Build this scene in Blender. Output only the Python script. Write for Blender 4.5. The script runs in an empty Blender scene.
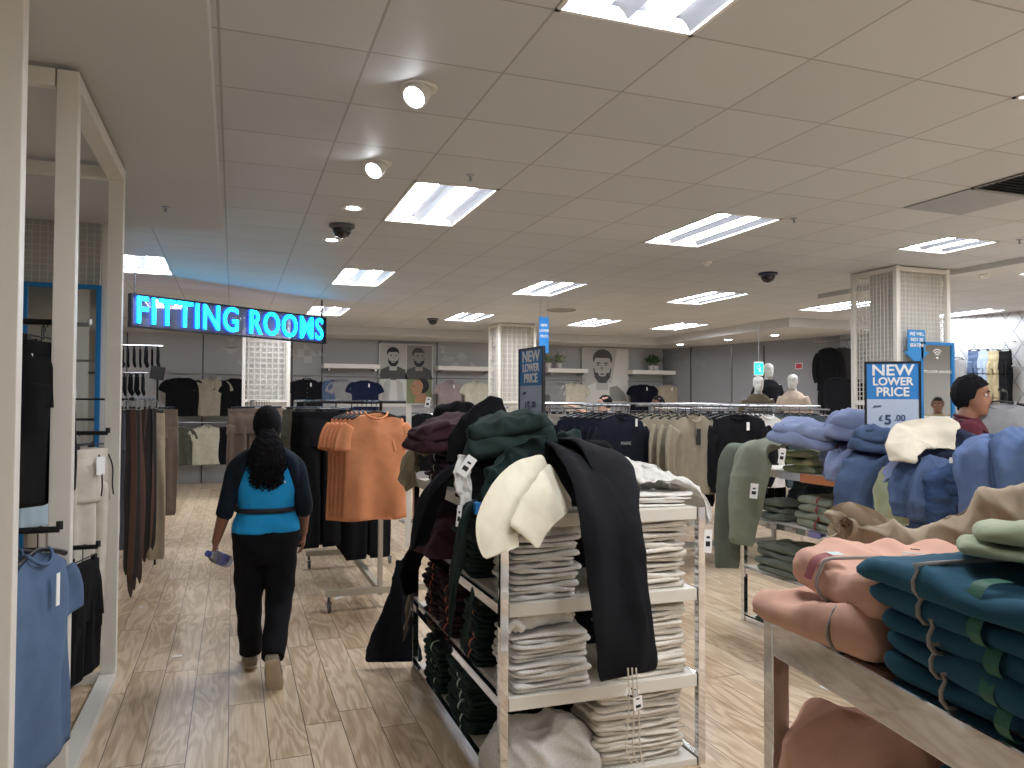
EXPO = 1.15
import bpy, math, random
import numpy as np
from mathutils import Vector, Matrix
SC = bpy.context.scene
COL = SC.collection
PI = math.pi
rad = math.radians
# ------------------------------------------------------------------ camera
FPX = 773.1
CY, CP, CR = rad(19.835), rad(1.427), rad(.278)
CAMP = np.array([0, 0, 1.6])
_f = np.array([math.sin(CY)*math.cos(CP), math.cos(CY)*math.cos(CP), math.sin(CP)])
_r = np.array([math.cos(CY), -math.sin(CY), 0.0])
_u = np.cross(_r, _f)
_R = _r*math.cos(CR) + _u*math.sin(CR)
_U = -_r*math.sin(CR) + _u*math.cos(CR)
def ray(x, y): return _f + _R*(x-512)/FPX + _U*(384-y)/FPX
def D(x, y, d): return CAMP + ray(x, y)*d          # measured photo point at a real distance
def at(x_, y_, **k):                                # measured photo point on a real plane
    dd = ray(x_, y_); n = list(k)[0]; a = 'xyz'.index(n)
    return CAMP + dd*(k[n]-CAMP[a])/dd[a]
# ------------------------------------------------------------------ materials
def lin(c):
    if isinstance(c, str):
        c = c.lstrip('#'); c = [int(c[i:i+2], 16)/255 for i in (0, 2, 4)]
    return tuple((v/12.92 if v <= .04045 else ((v+.055)/1.055)**2.4) for v in c[:3]) + (1,)
MATS = {}
def nt(name):
    m = bpy.data.materials.new(name); m.use_nodes = True
    return m, m.node_tree.nodes, m.node_tree.links, m.node_tree.nodes['Principled BSDF']
def mat(name, c, rough=.5, metal=0, coat=0, emit=None, es=0, spec=None):
    if name in MATS: return MATS[name]
    m, n, l, b = nt(name)
    b.inputs['Base Color'].default_value = lin(c)
    b.inputs['Roughness'].default_value = rough
    b.inputs['Metallic'].default_value = metal
    if coat: b.inputs['Coat Weight'].default_value = coat
    if spec is not None: b.inputs['Specular IOR Level'].default_value = spec
    if emit:
        b.inputs['Emission Color'].default_value = lin(emit); b.inputs['Emission Strength'].default_value = es
    # faint procedural wear in the roughness
    if not emit and metal < 1:
        tc = n.new('ShaderNodeTexCoord'); no = n.new('ShaderNodeTexNoise'); no.inputs['Scale'].default_value = 9
        mr = n.new('ShaderNodeMapRange'); mr.inputs[3].default_value = max(0, rough-.05); mr.inputs[4].default_value = min(1, rough+.08)
        l.new(tc.outputs['Object'], no.inputs['Vector']); l.new(no.outputs['Fac'], mr.inputs[0]); l.new(mr.outputs[0], b.inputs['Roughness'])
    MATS[name] = m; return m
def fabric(name, c, c2=None, scale=60, bump=.25, sheen=.25, mottle=.12, rib=0):
    if name in MATS: return MATS[name]
    m, n, l, b = nt(name)
    c1 = lin(c); d = lin(c2) if c2 else tuple(v*(1-mottle) for v in c1[:3])+(1,)
    tc = n.new('ShaderNodeTexCoord')
    n1 = n.new('ShaderNodeTexNoise'); n1.inputs['Scale'].default_value = scale*(5 if c2 else .2); n1.inputs['Detail'].default_value = 4
    rp = n.new('ShaderNodeMapRange'); rp.inputs[1].default_value = .35; rp.inputs[2].default_value = .65
    mx = n.new('ShaderNodeMix'); mx.data_type = 'RGBA'
    mx.inputs[6].default_value = c1; mx.inputs[7].default_value = d
    l.new(tc.outputs['Object'], n1.inputs['Vector']); l.new(n1.outputs['Fac'], rp.inputs[0]); l.new(rp.outputs[0], mx.inputs[0])
    l.new(mx.outputs[2], b.inputs['Base Color'])
    b.inputs['Roughness'].default_value = .92; b.inputs['Specular IOR Level'].default_value = .2
    b.inputs['Sheen Weight'].default_value = sheen; b.inputs['Sheen Roughness'].default_value = .5
    b.inputs['Sheen Tint'].default_value = tuple(min(1, v*1.5+.05) for v in c1[:3])+(1,)
    n2 = n.new('ShaderNodeTexNoise'); n2.inputs['Scale'].default_value = scale*8; n2.inputs['Detail'].default_value = 2
    bp = n.new('ShaderNodeBump'); bp.inputs['Strength'].default_value = bump; bp.inputs['Distance'].default_value = .002
    l.new(tc.outputs['Object'], n2.inputs['Vector']); l.new(n2.outputs['Fac'], bp.inputs['Height'])
    # soft creases at garment scale
    n3 = n.new('ShaderNodeTexNoise'); n3.noise_type = 'RIDGED_MULTIFRACTAL'; n3.inputs['Scale'].default_value = 4.5; n3.inputs['Detail'].default_value = 2; n3.inputs['Distortion'].default_value = 1.6
    b2 = n.new('ShaderNodeBump'); b2.inputs['Strength'].default_value = .55; b2.inputs['Distance'].default_value = .012
    l.new(tc.outputs['Object'], n3.inputs['Vector']); l.new(n3.outputs['Fac'], b2.inputs['Height']); l.new(bp.outputs[0], b2.inputs['Normal'])
    l.new(b2.outputs[0], b.inputs['Normal'])
    MATS[name] = m; return m
# ------------------------------------------------------------------ objects
def link(o, parent=None):
    COL.objects.link(o)
    if parent is not None: o.parent = parent
    return o
def tag(o, label=None, cat=None, group=None, kind=None):
    if label: o['label'] = label
    if cat: o['category'] = cat
    if group: o['group'] = group
    if kind: o['kind'] = kind
    return o
def thing(name, label, cat, loc=(0, 0, 0), rz=0, group=None):
    o = bpy.data.objects.new(name, None); o.empty_display_size = .1
    link(o); o.location = tuple(float(v) for v in loc); o.rotation_euler = (0, 0, rz)
    return tag(o, label, cat, group)
KIDS = {}
def copy_tree(o, parent=None):
    c = o.copy(); COL.objects.link(c)
    if parent is not None: c.parent = parent
    for ch in [q for q in list(COL.objects) if q.parent == o] if o.name not in KIDS else KIDS[o.name]:
        copy_tree(ch, c)
    return c
def cache_kids(root):
    for o in [root]+[q for q in COL.objects if q.parent == root]:
        KIDS[o.name] = [q for q in COL.objects if q.parent == o]
    for o in KIDS[root.name]:
        for g in KIDS.get(o.name, []): KIDS.setdefault(g.name, [])
def dup(root, loc, rz=0, label=None, group=None, sc=None):
    if root.name not in KIDS: cache_kids(root)
    c = copy_tree(root); c.location = tuple(float(v) for v in loc); c.rotation_euler = (0, 0, rz)
    if sc: c.scale = sc
    if label: c['label'] = label
    if group: c['group'] = group
    return c
class MB:
    def __init__(s): s.v = []; s.f = []; s.m = []
    def add(s, vs, fs, mi=0):
        b = len(s.v); s.v += [tuple(float(c) for c in p) for p in vs]
        s.f += [tuple(b+i for i in f) for f in fs]; s.m += [mi]*len(fs)
        return s
    def box(s, c, size, mi=0, rz=0, tilt=None):
        x, y, z = [q/2 for q in size]
        P = np.array([(-x,-y,-z),(x,-y,-z),(x,y,-z),(-x,y,-z),(-x,-y,z),(x,-y,z),(x,y,z),(-x,y,z)])
        M = Matrix.Rotation(rz, 3, 'Z')
        if tilt: M = M @ Matrix.Rotation(tilt[1], 3, tilt[0])
        P = P @ np.array(M).T + np.array(c)
        return s.add(P, [(0,3,2,1),(4,5,6,7),(0,1,5,4),(1,2,6,5),(2,3,7,6),(3,0,4,7)], mi)
    def span(s, a, b, mi=0):
        a = np.array(a, float); b = np.array(b, float)
        return s.box((a+b)/2, np.abs(b-a), mi)
    def grid(s, A, closed=True, caps=True, mi=0):
        n, m = A.shape[:2]; vs = A.reshape(-1, 3); fs = []
        for i in range(n-1):
            for j in range(m if closed else m-1):
                k = (j+1) % m
                fs.append((i*m+j, i*m+k, (i+1)*m+k, (i+1)*m+j))
        vs = list(vs)
        if caps and closed:
            for i, fl in ((0, 1), (n-1, 0)):
                c = A[i].mean(0); vs.append(c); ci = len(vs)-1
                for j in range(m):
                    k = (j+1) % m
                    fs.append((ci, i*m+k, i*m+j) if fl else (ci, i*m+j, i*m+k))
        return s.add(vs, fs, mi)
    def tube(s, path, r, seg=10, mi=0, flat=1.0, closed=False):
        P = np.array(path, float); n = len(P)
        if np.isscalar(r): r = [r]*n
        T = np.gradient(P, axis=0); T /= np.linalg.norm(T, axis=1)[:, None]+1e-9
        up = np.array([0, 0, 1.]) if abs(T[0][2]) < .9 else np.array([0, 1., 0])
        a = np.cross(T[0], up); a /= np.linalg.norm(a)
        A = np.zeros((n, seg, 3))
        for i in range(n):
            a = a - T[i]*np.dot(a, T[i]); a /= np.linalg.norm(a)+1e-9
            b = np.cross(T[i], a)
            for j in range(seg):
                t = 2*PI*j/seg
                A[i, j] = P[i]+r[i]*(a*math.cos(t)+b*math.sin(t)*flat)
        if closed:
            A = np.concatenate([A, A[:1]]); return s.grid(A, caps=False, mi=mi)
        return s.grid(A, mi=mi)
    def lathe(s, prof, c=(0, 0, 0), seg=24, mi=0, axis='z'):
        A = np.zeros((len(prof), seg, 3))
        for i, (r, z) in enumerate(prof):
            for j in range(seg):
                t = 2*PI*j/seg; p = (r*math.cos(t), r*math.sin(t), z)
                if axis == 'y': p = (p[0], p[2], p[1])
                if axis == 'x': p = (p[2], p[0], p[1])
                A[i, j] = np.array(p)+np.array(c)
        return s.grid(A, mi=mi)
    def poly(s, pts, depth, mi=0):
        """flat outline in XZ extruded along +Y"""
        n = len(pts); vs = [(x, 0, z) for x, z in pts]+[(x, depth, z) for x, z in pts]
        fs = [tuple(range(n)), tuple(range(2*n-1, n-1, -1))]+[(i, i+n, (i+1) % n+n, (i+1) % n) for i in range(n)]
        return s.add(vs, fs, mi)
    def quad(s, a, b, c, d, mi=0): return s.add([a, b, c, d], [(0, 1, 2, 3)], mi)
    def move(s, off, i0=0):
        o = np.array(off)
        s.v = s.v[:i0]+[tuple(np.array(p)+o) for p in s.v[i0:]]; return s
    def build(s, name, mats, parent=None, smooth=None, bevel=0, remesh=0, recalc=False):
        me = bpy.data.meshes.new(name); me.from_pydata(s.v, [], s.f)
        if not isinstance(mats, (list, tuple)): mats = [mats]
        for q in mats: me.materials.append(q)
        if len(mats) > 1: me.polygons.foreach_set('material_index', s.m)
        if recalc or True:
            import bmesh
            bm = bmesh.new(); bm.from_mesh(me); bmesh.ops.recalc_face_normals(bm, faces=bm.faces); bm.to_mesh(me); bm.free()
        if smooth is not None:
            me.shade_smooth()
            if smooth: me.set_sharp_from_angle(angle=rad(smooth))
        me.update()
        o = bpy.data.objects.new(name, me); link(o, parent)
        if bevel:
            b = o.modifiers.new('bevel', 'BEVEL'); b.width = bevel; b.segments = 2; b.limit_method = 'ANGLE'
        if remesh:
            r = o.modifiers.new('remesh', 'REMESH'); r.mode = 'VOXEL'; r.voxel_size = remesh; r.use_smooth_shade = True
            q = o.modifiers.new('smooth', 'SMOOTH'); q.factor = .5; q.iterations = 6
        return o
    def struct(s, name, mats, **k):
        o = s.build(name, mats, **k); o['kind'] = 'structure'; return o
# ------------------------------------------------------------------ cloth shapes
def wav(x, z, seed, n=4, k0=14, k1=50, tilt=3):
    r = np.random.RandomState(seed); t = 0
    for i in range(n):
        k = r.uniform(k0, k1); c = r.uniform(-tilt, tilt); p = r.uniform(0, 6.3)
        t = t + np.sin(k*x+c*z+p+1.3*np.sin(r.uniform(2, 6)*z+r.uniform(0, 6)))*r.uniform(.5, 1)*k0/k**.9*1.6
    return t/n*2
def crum(P, seed, sc=1.0, n=5):
    """ridged folds in 3-D, about 0..1"""
    r = np.random.RandomState(seed); t = 0; w = 0
    for i in range(n):
        k = r.randn(3); k /= np.linalg.norm(k); f = r.uniform(9, 26)*sc*(1+.35*i)
        k2 = r.randn(3)*7*sc
        a = 1/(1+.5*i)
        t = t+a*(1-np.abs(np.sin((P@k)*f+1.4*np.sin(P@k2+r.uniform(0, 6))+r.uniform(0, 6))))**1.5; w += a
    return t/w
def gnorm(A, closed=True):
    if closed: du = np.roll(A, -1, 1)-np.roll(A, 1, 1)
    else: du = np.gradient(A, axis=1)
    dv = np.gradient(A, axis=0)
    N = np.cross(du, dv); l = np.linalg.norm(N, axis=2, keepdims=True)
    return N/np.maximum(l, 1e-9)
def rrect(w, d, r, n):
    """points round a rounded rectangle, evenly spaced"""
    r = min(r, w/2-.001, d/2-.001); pts = []
    a, b = w-2*r, d-2*r; q = PI*r/2; L = 2*(a+b)+4*q
    for i in range(n):
        s = L*i/n
        segs = [('l', (-a/2, -d/2), (1, 0), a), ('c', (a/2, -d/2+r), -90, q), ('l', (w/2, -b/2), (0, 1), b), ('c', (w/2-r, b/2), 0, q),
                ('l', (a/2, d/2), (-1, 0), a), ('c', (-a/2, d/2-r), 90, q), ('l', (-w/2, b/2), (0, -1), b), ('c', (-w/2+r, -b/2), 180, q)]
        for t, p, x, l in segs:
            if s <= l:
                if t == 'l': pts.append((p[0]+x[0]*s, p[1]+x[1]*s))
                else:
                    an = rad(x)+s/r; pts.append((p[0]+r*math.cos(an), p[1]+r*math.sin(an)))
                break
            s -= l
        else: pts.append((-a/2, -d/2))
    return np.array(pts)
def slab(w, d, h, seed=0, rc=.035, n=84, amp=.006, sc=1.0, dome=0, tilt=0):
    """one soft folded layer of cloth, resting on z=0"""
    b = rrect(w, d, rc, n); rows = []
    edge = min(.5*h, .03)
    for s in (.02, .25, .5, .72, .88): rows.append((s, 1))
    nr = 7; rr = []
    for i in range(nr): rr.append(PI/2*(1-2*i/(nr-1)))
    A = []
    for s, _ in rows: A.append(np.c_[b*s*(1-edge/max(w, d)*1.5), np.full(n, h)])
    for t in rr:
        ins = edge*(1-math.cos(t)); sx = (w-2*ins)/w; sy = (d-2*ins)/d
        A.append(np.c_[b*[sx, sy], np.full(n, h/2+h/2*math.sin(t))])
    for s in (.7, .3, .02): A.append(np.c_[b*s, np.zeros(n)])
    A = np.array(A)
    if dome: A[..., 2] += dome*np.clip(1-(A[..., 0]/w*2)**2, 0, 1)*np.clip(1-(A[..., 1]/d*2)**2, 0, 1)*(A[..., 2]/h)
    N = gnorm(A)
    if np.mean(N[7, :, 0]*A[7, :, 0]+N[7, :, 1]*A[7, :, 1]) < 0: N = -N
    c = crum(A+seed, seed, sc)
    dsp = (c-.5)*amp*2
    # keep the bottom flat
    k = np.clip(A[..., 2]/h*1.6, .15, 1)
    A = A+N*(dsp*k)[..., None]
    # slow wobble of the outline
    r = np.random.RandomState(seed)
    A[..., 0] += .006*np.sin(A[..., 1]*17+r.uniform(0, 6)); A[..., 1] += .007*np.sin(A[..., 0]*13+r.uniform(0, 6))
    A[..., 2] = np.maximum(A[..., 2], 0)
    return A
def folded(w=.34, d=.27, h=.05, layers=2, seed=0, amp=.005, sc=1.0):
    """folded garment made of stacked soft layers, front fold at -Y"""
    mb = MB(); r = random.Random(seed); t = h/layers
    for i in range(layers):
        A = slab(w*r.uniform(.93, 1.03), d*r.uniform(.95, 1.03), t*1.02, seed*7+i, amp=amp*1.25, sc=sc, rc=.03, n=76)
        sw = r.uniform(0, 6); A[..., 2] += t*.22*np.sin(A[..., 0]*r.uniform(12, 22)+sw)*np.clip(A[..., 2]/t, 0, 1)+(t*.12*np.sin(A[..., 0]*15+sw)+t*.1 if i else 0)
        A[..., 0] += r.uniform(-.008, .008); A[..., 1] += r.uniform(-.008, .008); A[..., 2] += i*t
        mb.grid(A)
    return mb
def heap(w, d, h, seed=0, amp=.03, sc=1.0, n=110, m=30, p=.8):
    """crumpled garment lying in a lump"""
    A = np.zeros((m, n, 3))
    b = rrect(w, d, min(w, d)*.3, n)
    r = np.random.RandomState(seed)
    for i in range(m):
        v = i/(m-1); t = v*PI/2
        A[i, :, :2] = b*max(math.sin(t)**p, .01); A[i, :, 2] = h*math.cos(t)**.8
    ang = np.arctan2(A[..., 1], A[..., 0])
    rr = 1+.10*np.sin(2*ang+r.uniform(0, 6))+.06*np.sin(5*ang+r.uniform(0, 6))
    A[..., 0] *= rr; A[..., 1] *= rr
    A[..., 2] *= 1+.25*np.sin(A[..., 0]/w*5+r.uniform(0, 6))*np.cos(A[..., 1]/d*4+r.uniform(0, 6))
    c = crum(A+seed*.37, seed, sc)-.45
    N = gnorm(A)
    if N[m//3, :, 2].mean() < 0: N = -N
    k = np.clip(A[..., 2]/h*2.5, .25, 1)
    A = A+N*(c*amp*2*k)[..., None]
    A[..., 2] = np.maximum(A[..., 2], 0)
    A[-1, :, 2] = 0
    base = A[-1:]*1.0; base[..., :2] = base[..., :2]*.05
    return np.concatenate([A, base])
def spline(pts, n):
    P = np.array(pts, float); m = len(P)
    if m == 2: t = np.linspace(0, 1, n)[:, None]; return P[0]*(1-t)+P[1]*t
    Q = np.vstack([2*P[0]-P[1], P, 2*P[-1]-P[-2]]); out = []
    seg = np.linalg.norm(np.diff(P, axis=0), axis=1); cum = np.r_[0, np.cumsum(seg)]
    for s in np.linspace(0, cum[-1], n):
        i = min(np.searchsorted(cum, s, 'right')-1, m-2); t = (s-cum[i])/max(seg[i], 1e-9)
        a, b, c, d = Q[i], Q[i+1], Q[i+2], Q[i+3]
        out.append(.5*((2*b)+(-a+c)*t+(2*a-5*b+4*c-d)*t*t+(-a+3*b-3*c+d)*t**3))
    return np.array(out)
def drape(path, wdir, w, th=.03, seed=0, fold=.012, n=60, m=56, k=(30, 70), crumple=.0, sc=1.0, pinch=.6, sq=.7, taper=.25):
    """a length of cloth (leg, sleeve, body) following a path; w may be a list along the path"""
    P = spline(path, n)
    wd = spline(wdir, n) if np.ndim(wdir) == 2 else np.tile(np.array(wdir, float), (n, 1))
    W = np.interp(np.linspace(0, 1, n), np.linspace(0, 1, len(w)), w) if np.ndim(w) else np.full(n, w)
    TH = np.interp(np.linspace(0, 1, n), np.linspace(0, 1, len(th)), th) if np.ndim(th) else np.full(n, th)
    T = np.gradient(P, axis=0); T /= np.linalg.norm(T, axis=1)[:, None]
    A = np.zeros((n, m, 3)); L = np.linspace(0, 1, n)
    th_ = np.arange(m)*2*PI/m
    X = np.sign(np.cos(th_))*np.abs(np.cos(th_))**sq; Y = np.sign(np.sin(th_))*np.abs(np.sin(th_))**.8
    s = np.linspace(0, np.linalg.norm(np.diff(P, axis=0), axis=1).sum(), n)
    for i in range(n):
        a = wd[i]-T[i]*np.dot(wd[i], T[i]); a /= np.linalg.norm(a); b = np.cross(T[i], a)
        e = min(L[i], 1-L[i])/.04; e = min(1, e)**.5; ew = 1-(1-e)*.12
        x = X*W[i]/2*ew; y = Y*TH[i]/2*max(e, .15)
        f = wav(x, s[i], seed, k0=k[0], k1=k[1])*fold*(pinch+(1-pinch)*abs(math.sin(L[i]*3)))
        A[i] = P[i]+a[None]*x[:, None]+b[None]*(y+f)[:, None]
    if crumple:
        N = gnorm(A); c = crum(A+seed*.31, seed, sc)-.45
        e = np.clip(np.minimum(L, 1-L)/.05, .0, 1)
        A = A+N*(c*crumple*2*e[:, None])[..., None]
    return A
def shirt(mb, W=.50, L=.70, sleeve='short', neck='crew', seed=0, thick=.05, drop=.05, mi=0, trim=0, fold=1.0, spread=.11, z0=-.085):
    n, m = 34, 84; A = np.zeros((n, m, 3)); th = np.arange(m)*2*PI/m
    X = np.sign(np.cos(th))*np.abs(np.cos(th))**.62; Y = np.sign(np.sin(th))*np.abs(np.sin(th))**.85
    for i in range(n):
        v = (i/(n-1))**1.25; hw = W/2*(.90+.10*min(1, v*6)) if v < .2 else W/2*(1.0-.03*math.sin((v-.2)/.8*PI)+.03*v)
        ht = thick/2*(.12+.88*min(1, v*5)**.6)
        x = X*hw; f = wav(x, -v*L, seed)*.017*fold*(.2+v)+.006*fold*np.sin(x*22-v*L*9+seed)*(1-v)*Y
        y = Y*ht+f
        nd = (.075 if neck in ('v', 'shirt') else .045)*np.exp(-(x/.062)**4)*(Y < 0)+.012*np.exp(-(x/.07)**4)*(Y >= 0)
        A[i, :, 0] = x; A[i, :, 1] = y
        A[i, :, 2] = z0-v*L-drop*np.abs(x/(W/2))**1.3*(1-v)**3-nd*max(0, 1-v*14)
        if v > .97: A[i, :, 2] += .004*np.sin(x*20+seed)
    mb.grid(A, mi=mi)
    for sx in (-1, 1):
        r = np.random.RandomState(seed+sx+5)
        s0 = np.array([sx*W*.40, 0, z0-drop*.8-.085])
        if sleeve == 'short':
            s1 = np.array([sx*W*.36, 0, z0-drop*.55-.075])
            pth = [s1, s1+[sx*spread*.62, .0, -.06], s1+[sx*spread*1.05, -.005, -.175]]
            B = drape(pth, [(.35, 0, .95*sx), (.8, 0, .5*sx), (.93, 0, .36*sx)], [.15, .185, .19], [.03, .045, .055], seed+sx*3+9, .012, n=18, m=36)
            mb.grid(B, mi=mi)
        elif sleeve == 'long':
            pth = [s0, s0+[sx*.07, -.01, -.14], s0+[sx*(.085+r.uniform(-.02, .02)), -.015, -.36], s0+[sx*(.06+r.uniform(-.03, .03)), -.02+r.uniform(-.02, .02), -.54]]
            B = drape(pth, (1, 0, .25*sx), [.19, .15, .12, .09], [.05, .05, .05, .04], seed+sx*3+9, .012, n=30, m=36)
            mb.grid(B, mi=mi)
    return mb
def neck_ring(z0, front, rx=.082, ry=.035, r=.008, n=32):
    P = []
    for i in range(n):
        t = 2*PI*i/n; c, s = math.cos(t), math.sin(t)
        P.append((rx*c, ry*s*.9-.004, z0-.006-(front if s < 0 else .012)*abs(s)**1.2-.0))
    return P
def trousers(mb, W=.38, L=1.02, seed=0, z0=-.11, thick=.06, leg=.19, gap=.005, mi=0, crotch=.28, fold=1.0, flare=0, cuff=False):
    n, m = 14, 72; A = np.zeros((n, m, 3)); th = np.arange(m)*2*PI/m
    X = np.sign(np.cos(th))*np.abs(np.cos(th))**.6; Y = np.sign(np.sin(th))*np.abs(np.sin(th))**.85
    for i in range(n):
        v = i/(n-1); hw = W/2*(1+.10*v); ht = thick/2*(.4+.6*min(1, v*3)); x = X*hw
        A[i, :, 0] = x; A[i, :, 1] = Y*ht+wav(x, -v*crotch, seed)*.010*fold*(.3+v); A[i, :, 2] = z0-v*crotch
    mb.grid(A, mi=mi)
    for sx in (-1, 1):
        x0 = sx*W*.265
        pth = [(x0, 0, z0-crotch*.55), (x0+sx*.005, 0, z0-crotch*1.2), (x0+sx*(gap+.0), .004, z0-L*.6), (x0+sx*(gap+flare), 0, z0-L)]
        B = drape(pth, (1, 0, 0), [W*.5, W*.53, leg*1.05, leg], [thick, thick, thick*.85, thick*.7], seed+sx*4+11, .010*fold, n=44, m=44)
        mb.grid(B, mi=mi)
        if cuff: mb.grid(drape([(x0+sx*(gap+flare), 0, z0-L+.01), (x0+sx*(gap+flare), 0, z0-L-.05)], (1, 0, 0), [leg*.72, leg*.66], thick*.6, seed, .003, n=8, m=36), mi=mi)
    return mb
def hanger_mb(kind='shirt', w=.40):
    mb = MB()
    hook = [(.0, 0, -.075), (0, 0, -.03)]+[(.022*math.sin(t), 0, -.010+.022-.022*math.cos(t)-.0) for t in np.linspace(0.2, 4.2, 10)]
    mb.tube([(0, 0, -.085), (0, 0, -.045), (0, 0, -.028)]+[(.018-.018*math.cos(t), 0, -.018+.018*math.sin(t)) for t in np.linspace(0, 3.9, 10)], .0025, 6)
    if kind == 'shirt':
        P = [(x, 0, -.082-.055*abs(x/(w/2))**1.3) for x in np.linspace(-w/2, w/2, 13)]
        mb.tube(P, [.006+.006*abs(x) for x in np.linspace(-1, 1, 13)], 8, mi=0)
    else:
        mb.tube([(-w/2, 0, -.075), (w/2, 0, -.075)], .004, 8)
        for sx in (-1, 1): mb.box((sx*w*.43, 0, -.098), (.028, .022, .05))
    return mb
# ================================================================== SETTING
H = 3.09
def floor_mat():
    m, n, l, b = nt('wood_laminate')
    def N(t, **k):
        q = n.new(t)
        for a, v in k.items(): setattr(q, a, v)
        return q
    def M(op, a, b_=None, c=None):
        q = N('ShaderNodeMath', operation=op)
        for i, v in enumerate((a, b_, c)):
            if v is None: continue
            if isinstance(v, (int, float)): q.inputs[i].default_value = v
            else: l.new(v, q.inputs[i])
        return q.outputs[0]
    tc = N('ShaderNodeTexCoord'); sp = N('ShaderNodeSeparateXYZ'); l.new(tc.outputs['Object'], sp.inputs[0])
    u = M('DIVIDE', sp.outputs[0], .178); cu = M('FLOOR', u)
    w1 = N('ShaderNodeTexWhiteNoise', noise_dimensions='1D'); l.new(cu, w1.inputs['W'])
    v = M('ADD', M('DIVIDE', sp.outputs[1], 1.28), w1.outputs['Value']); rv = M('FLOOR', v)
    w2 = N('ShaderNodeTexWhiteNoise', noise_dimensions='2D'); cb = N('ShaderNodeCombineXYZ'); l.new(cu, cb.inputs[0]); l.new(rv, cb.inputs[1]); l.new(cb.outputs[0], w2.inputs['Vector'])
    idv = w2.outputs['Value']
    co = N('ShaderNodeCombineXYZ')
    l.new(M('ADD', M('MULTIPLY', sp.outputs[0], 6.5), M('MULTIPLY', idv, 37)), co.inputs[0])
    l.new(M('ADD', M('MULTIPLY', sp.outputs[1], 1.15), M('MULTIPLY', idv, 91)), co.inputs[1])
    n1 = N('ShaderNodeTexNoise'); n1.inputs['Scale'].default_value = 1.0; n1.inputs['Detail'].default_value = 2.5; n1.inputs['Distortion'].default_value = .5
    l.new(co.outputs[0], n1.inputs['Vector'])
    bands = M('SINE', M('MULTIPLY', n1.outputs['Fac'], 46))
    bands = M('MULTIPLY_ADD', bands, .5, .5)
    co2 = N('ShaderNodeCombineXYZ'); l.new(M('MULTIPLY', sp.outputs[0], 120), co2.inputs[0]); l.new(M('MULTIPLY', sp.outputs[1], 3.5), co2.inputs[1])
    n2 = N('ShaderNodeTexNoise'); n2.inputs['Scale'].default_value = 1; n2.inputs['Detail'].default_value = 4; l.new(co2.outputs[0], n2.inputs['Vector'])
    g = M('ADD', M('MULTIPLY', bands, .33), M('MULTIPLY', n2.outputs['Fac'], .75))
    g = M('ADD', g, M('MULTIPLY', idv, .30))
    cr = N('ShaderNodeValToRGB'); e = cr.color_ramp.elements
    e[0].position = .2; e[0].color = lin('#a0866a'); e[1].position = .95; e[1].color = lin('#dfcbb0')
    e2 = cr.color_ramp.elements.new(.55); e2.color = lin('#c3aa8a')
    l.new(g, cr.inputs[0])
    fu = M('FRACT', u); fv = M('FRACT', v)
    su = M('LESS_THAN', M('ABSOLUTE', M('SUBTRACT', fu, .5)), .49); sv = M('LESS_THAN', M('ABSOLUTE', M('SUBTRACT', fv, .5)), .498)
    seam = M('MULTIPLY', su, sv)
    mx = N('ShaderNodeMix', data_type='RGBA'); mx.inputs[6].default_value = lin('#4f3f30'); l.new(seam, mx.inputs[0]); l.new(cr.outputs[0], mx.inputs[7])
    l.new(mx.outputs[2], b.inputs['Base Color'])
    l.new(M('MULTIPLY_ADD', n2.outputs['Fac'], .16, .25), b.inputs['Roughness'])
    b.inputs['Specular IOR Level'].default_value = .42
    bp = N('ShaderNodeBump'); bp.inputs['Strength'].default_value = .15; bp.inputs['Distance'].default_value = .002
    l.new(M('ADD', seam, M('MULTIPLY', n2.outputs['Fac'], .25)), bp.inputs['Height']); l.new(bp.outputs[0], b.inputs['Normal'])
    return m
def tile_mat():
    m, n, l, b = nt('ceiling_tile')
    def M(op, a, b_=None):
        q = n.new('ShaderNodeMath'); q.operation = op
        for i, v in enumerate((a, b_)):
            if v is None: continue
            if isinstance(v, (int, float)): q.inputs[i].default_value = v
            else: l.new(v, q.inputs[i])
        return q.outputs[0]
    tc = n.new('ShaderNodeTexCoord'); sp = n.new('ShaderNodeSeparateXYZ'); l.new(tc.outputs['Object'], sp.inputs[0])
    out = None; ids = []
    for i, off in ((0, -.073), (1, .266)):
        u = M('DIVIDE', M('SUBTRACT', sp.outputs[i], off), .6); f = M('FRACT', M('ADD', u, 20)); ids.append(M('FLOOR', u))
        k = M('LESS_THAN', M('ABSOLUTE', M('SUBTRACT', f, .5)), .4905)
        out = k if out is None else M('MULTIPLY', out, k)
    cb = n.new('ShaderNodeCombineXYZ'); l.new(ids[0], cb.inputs[0]); l.new(ids[1], cb.inputs[1])
    wn = n.new('ShaderNodeTexWhiteNoise'); wn.noise_dimensions = '2D'; l.new(cb.outputs[0], wn.inputs['Vector'])
    ca = n.new('ShaderNodeMix'); ca.data_type = 'RGBA'; ca.inputs[6].default_value = lin('#c6c7c7'); ca.inputs[7].default_value = lin('#cdcece'); l.new(wn.outputs['Value'], ca.inputs[0])
    mx = n.new('ShaderNodeMix'); mx.data_type = 'RGBA'; mx.inputs[6].default_value = lin('#a7a5a2'); l.new(out, mx.inputs[0]); l.new(ca.outputs[2], mx.inputs[7])
    l.new(mx.outputs[2], b.inputs['Base Color']); b.inputs['Roughness'].default_value = .55; b.inputs['Specular IOR Level'].default_value = .35
    bp = n.new('ShaderNodeBump'); bp.inputs['Strength'].default_value = .15; bp.inputs['Distance'].default_value = .002; l.new(out, bp.inputs['Height']); l.new(bp.outputs[0], b.inputs['Normal'])
    return m
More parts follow.
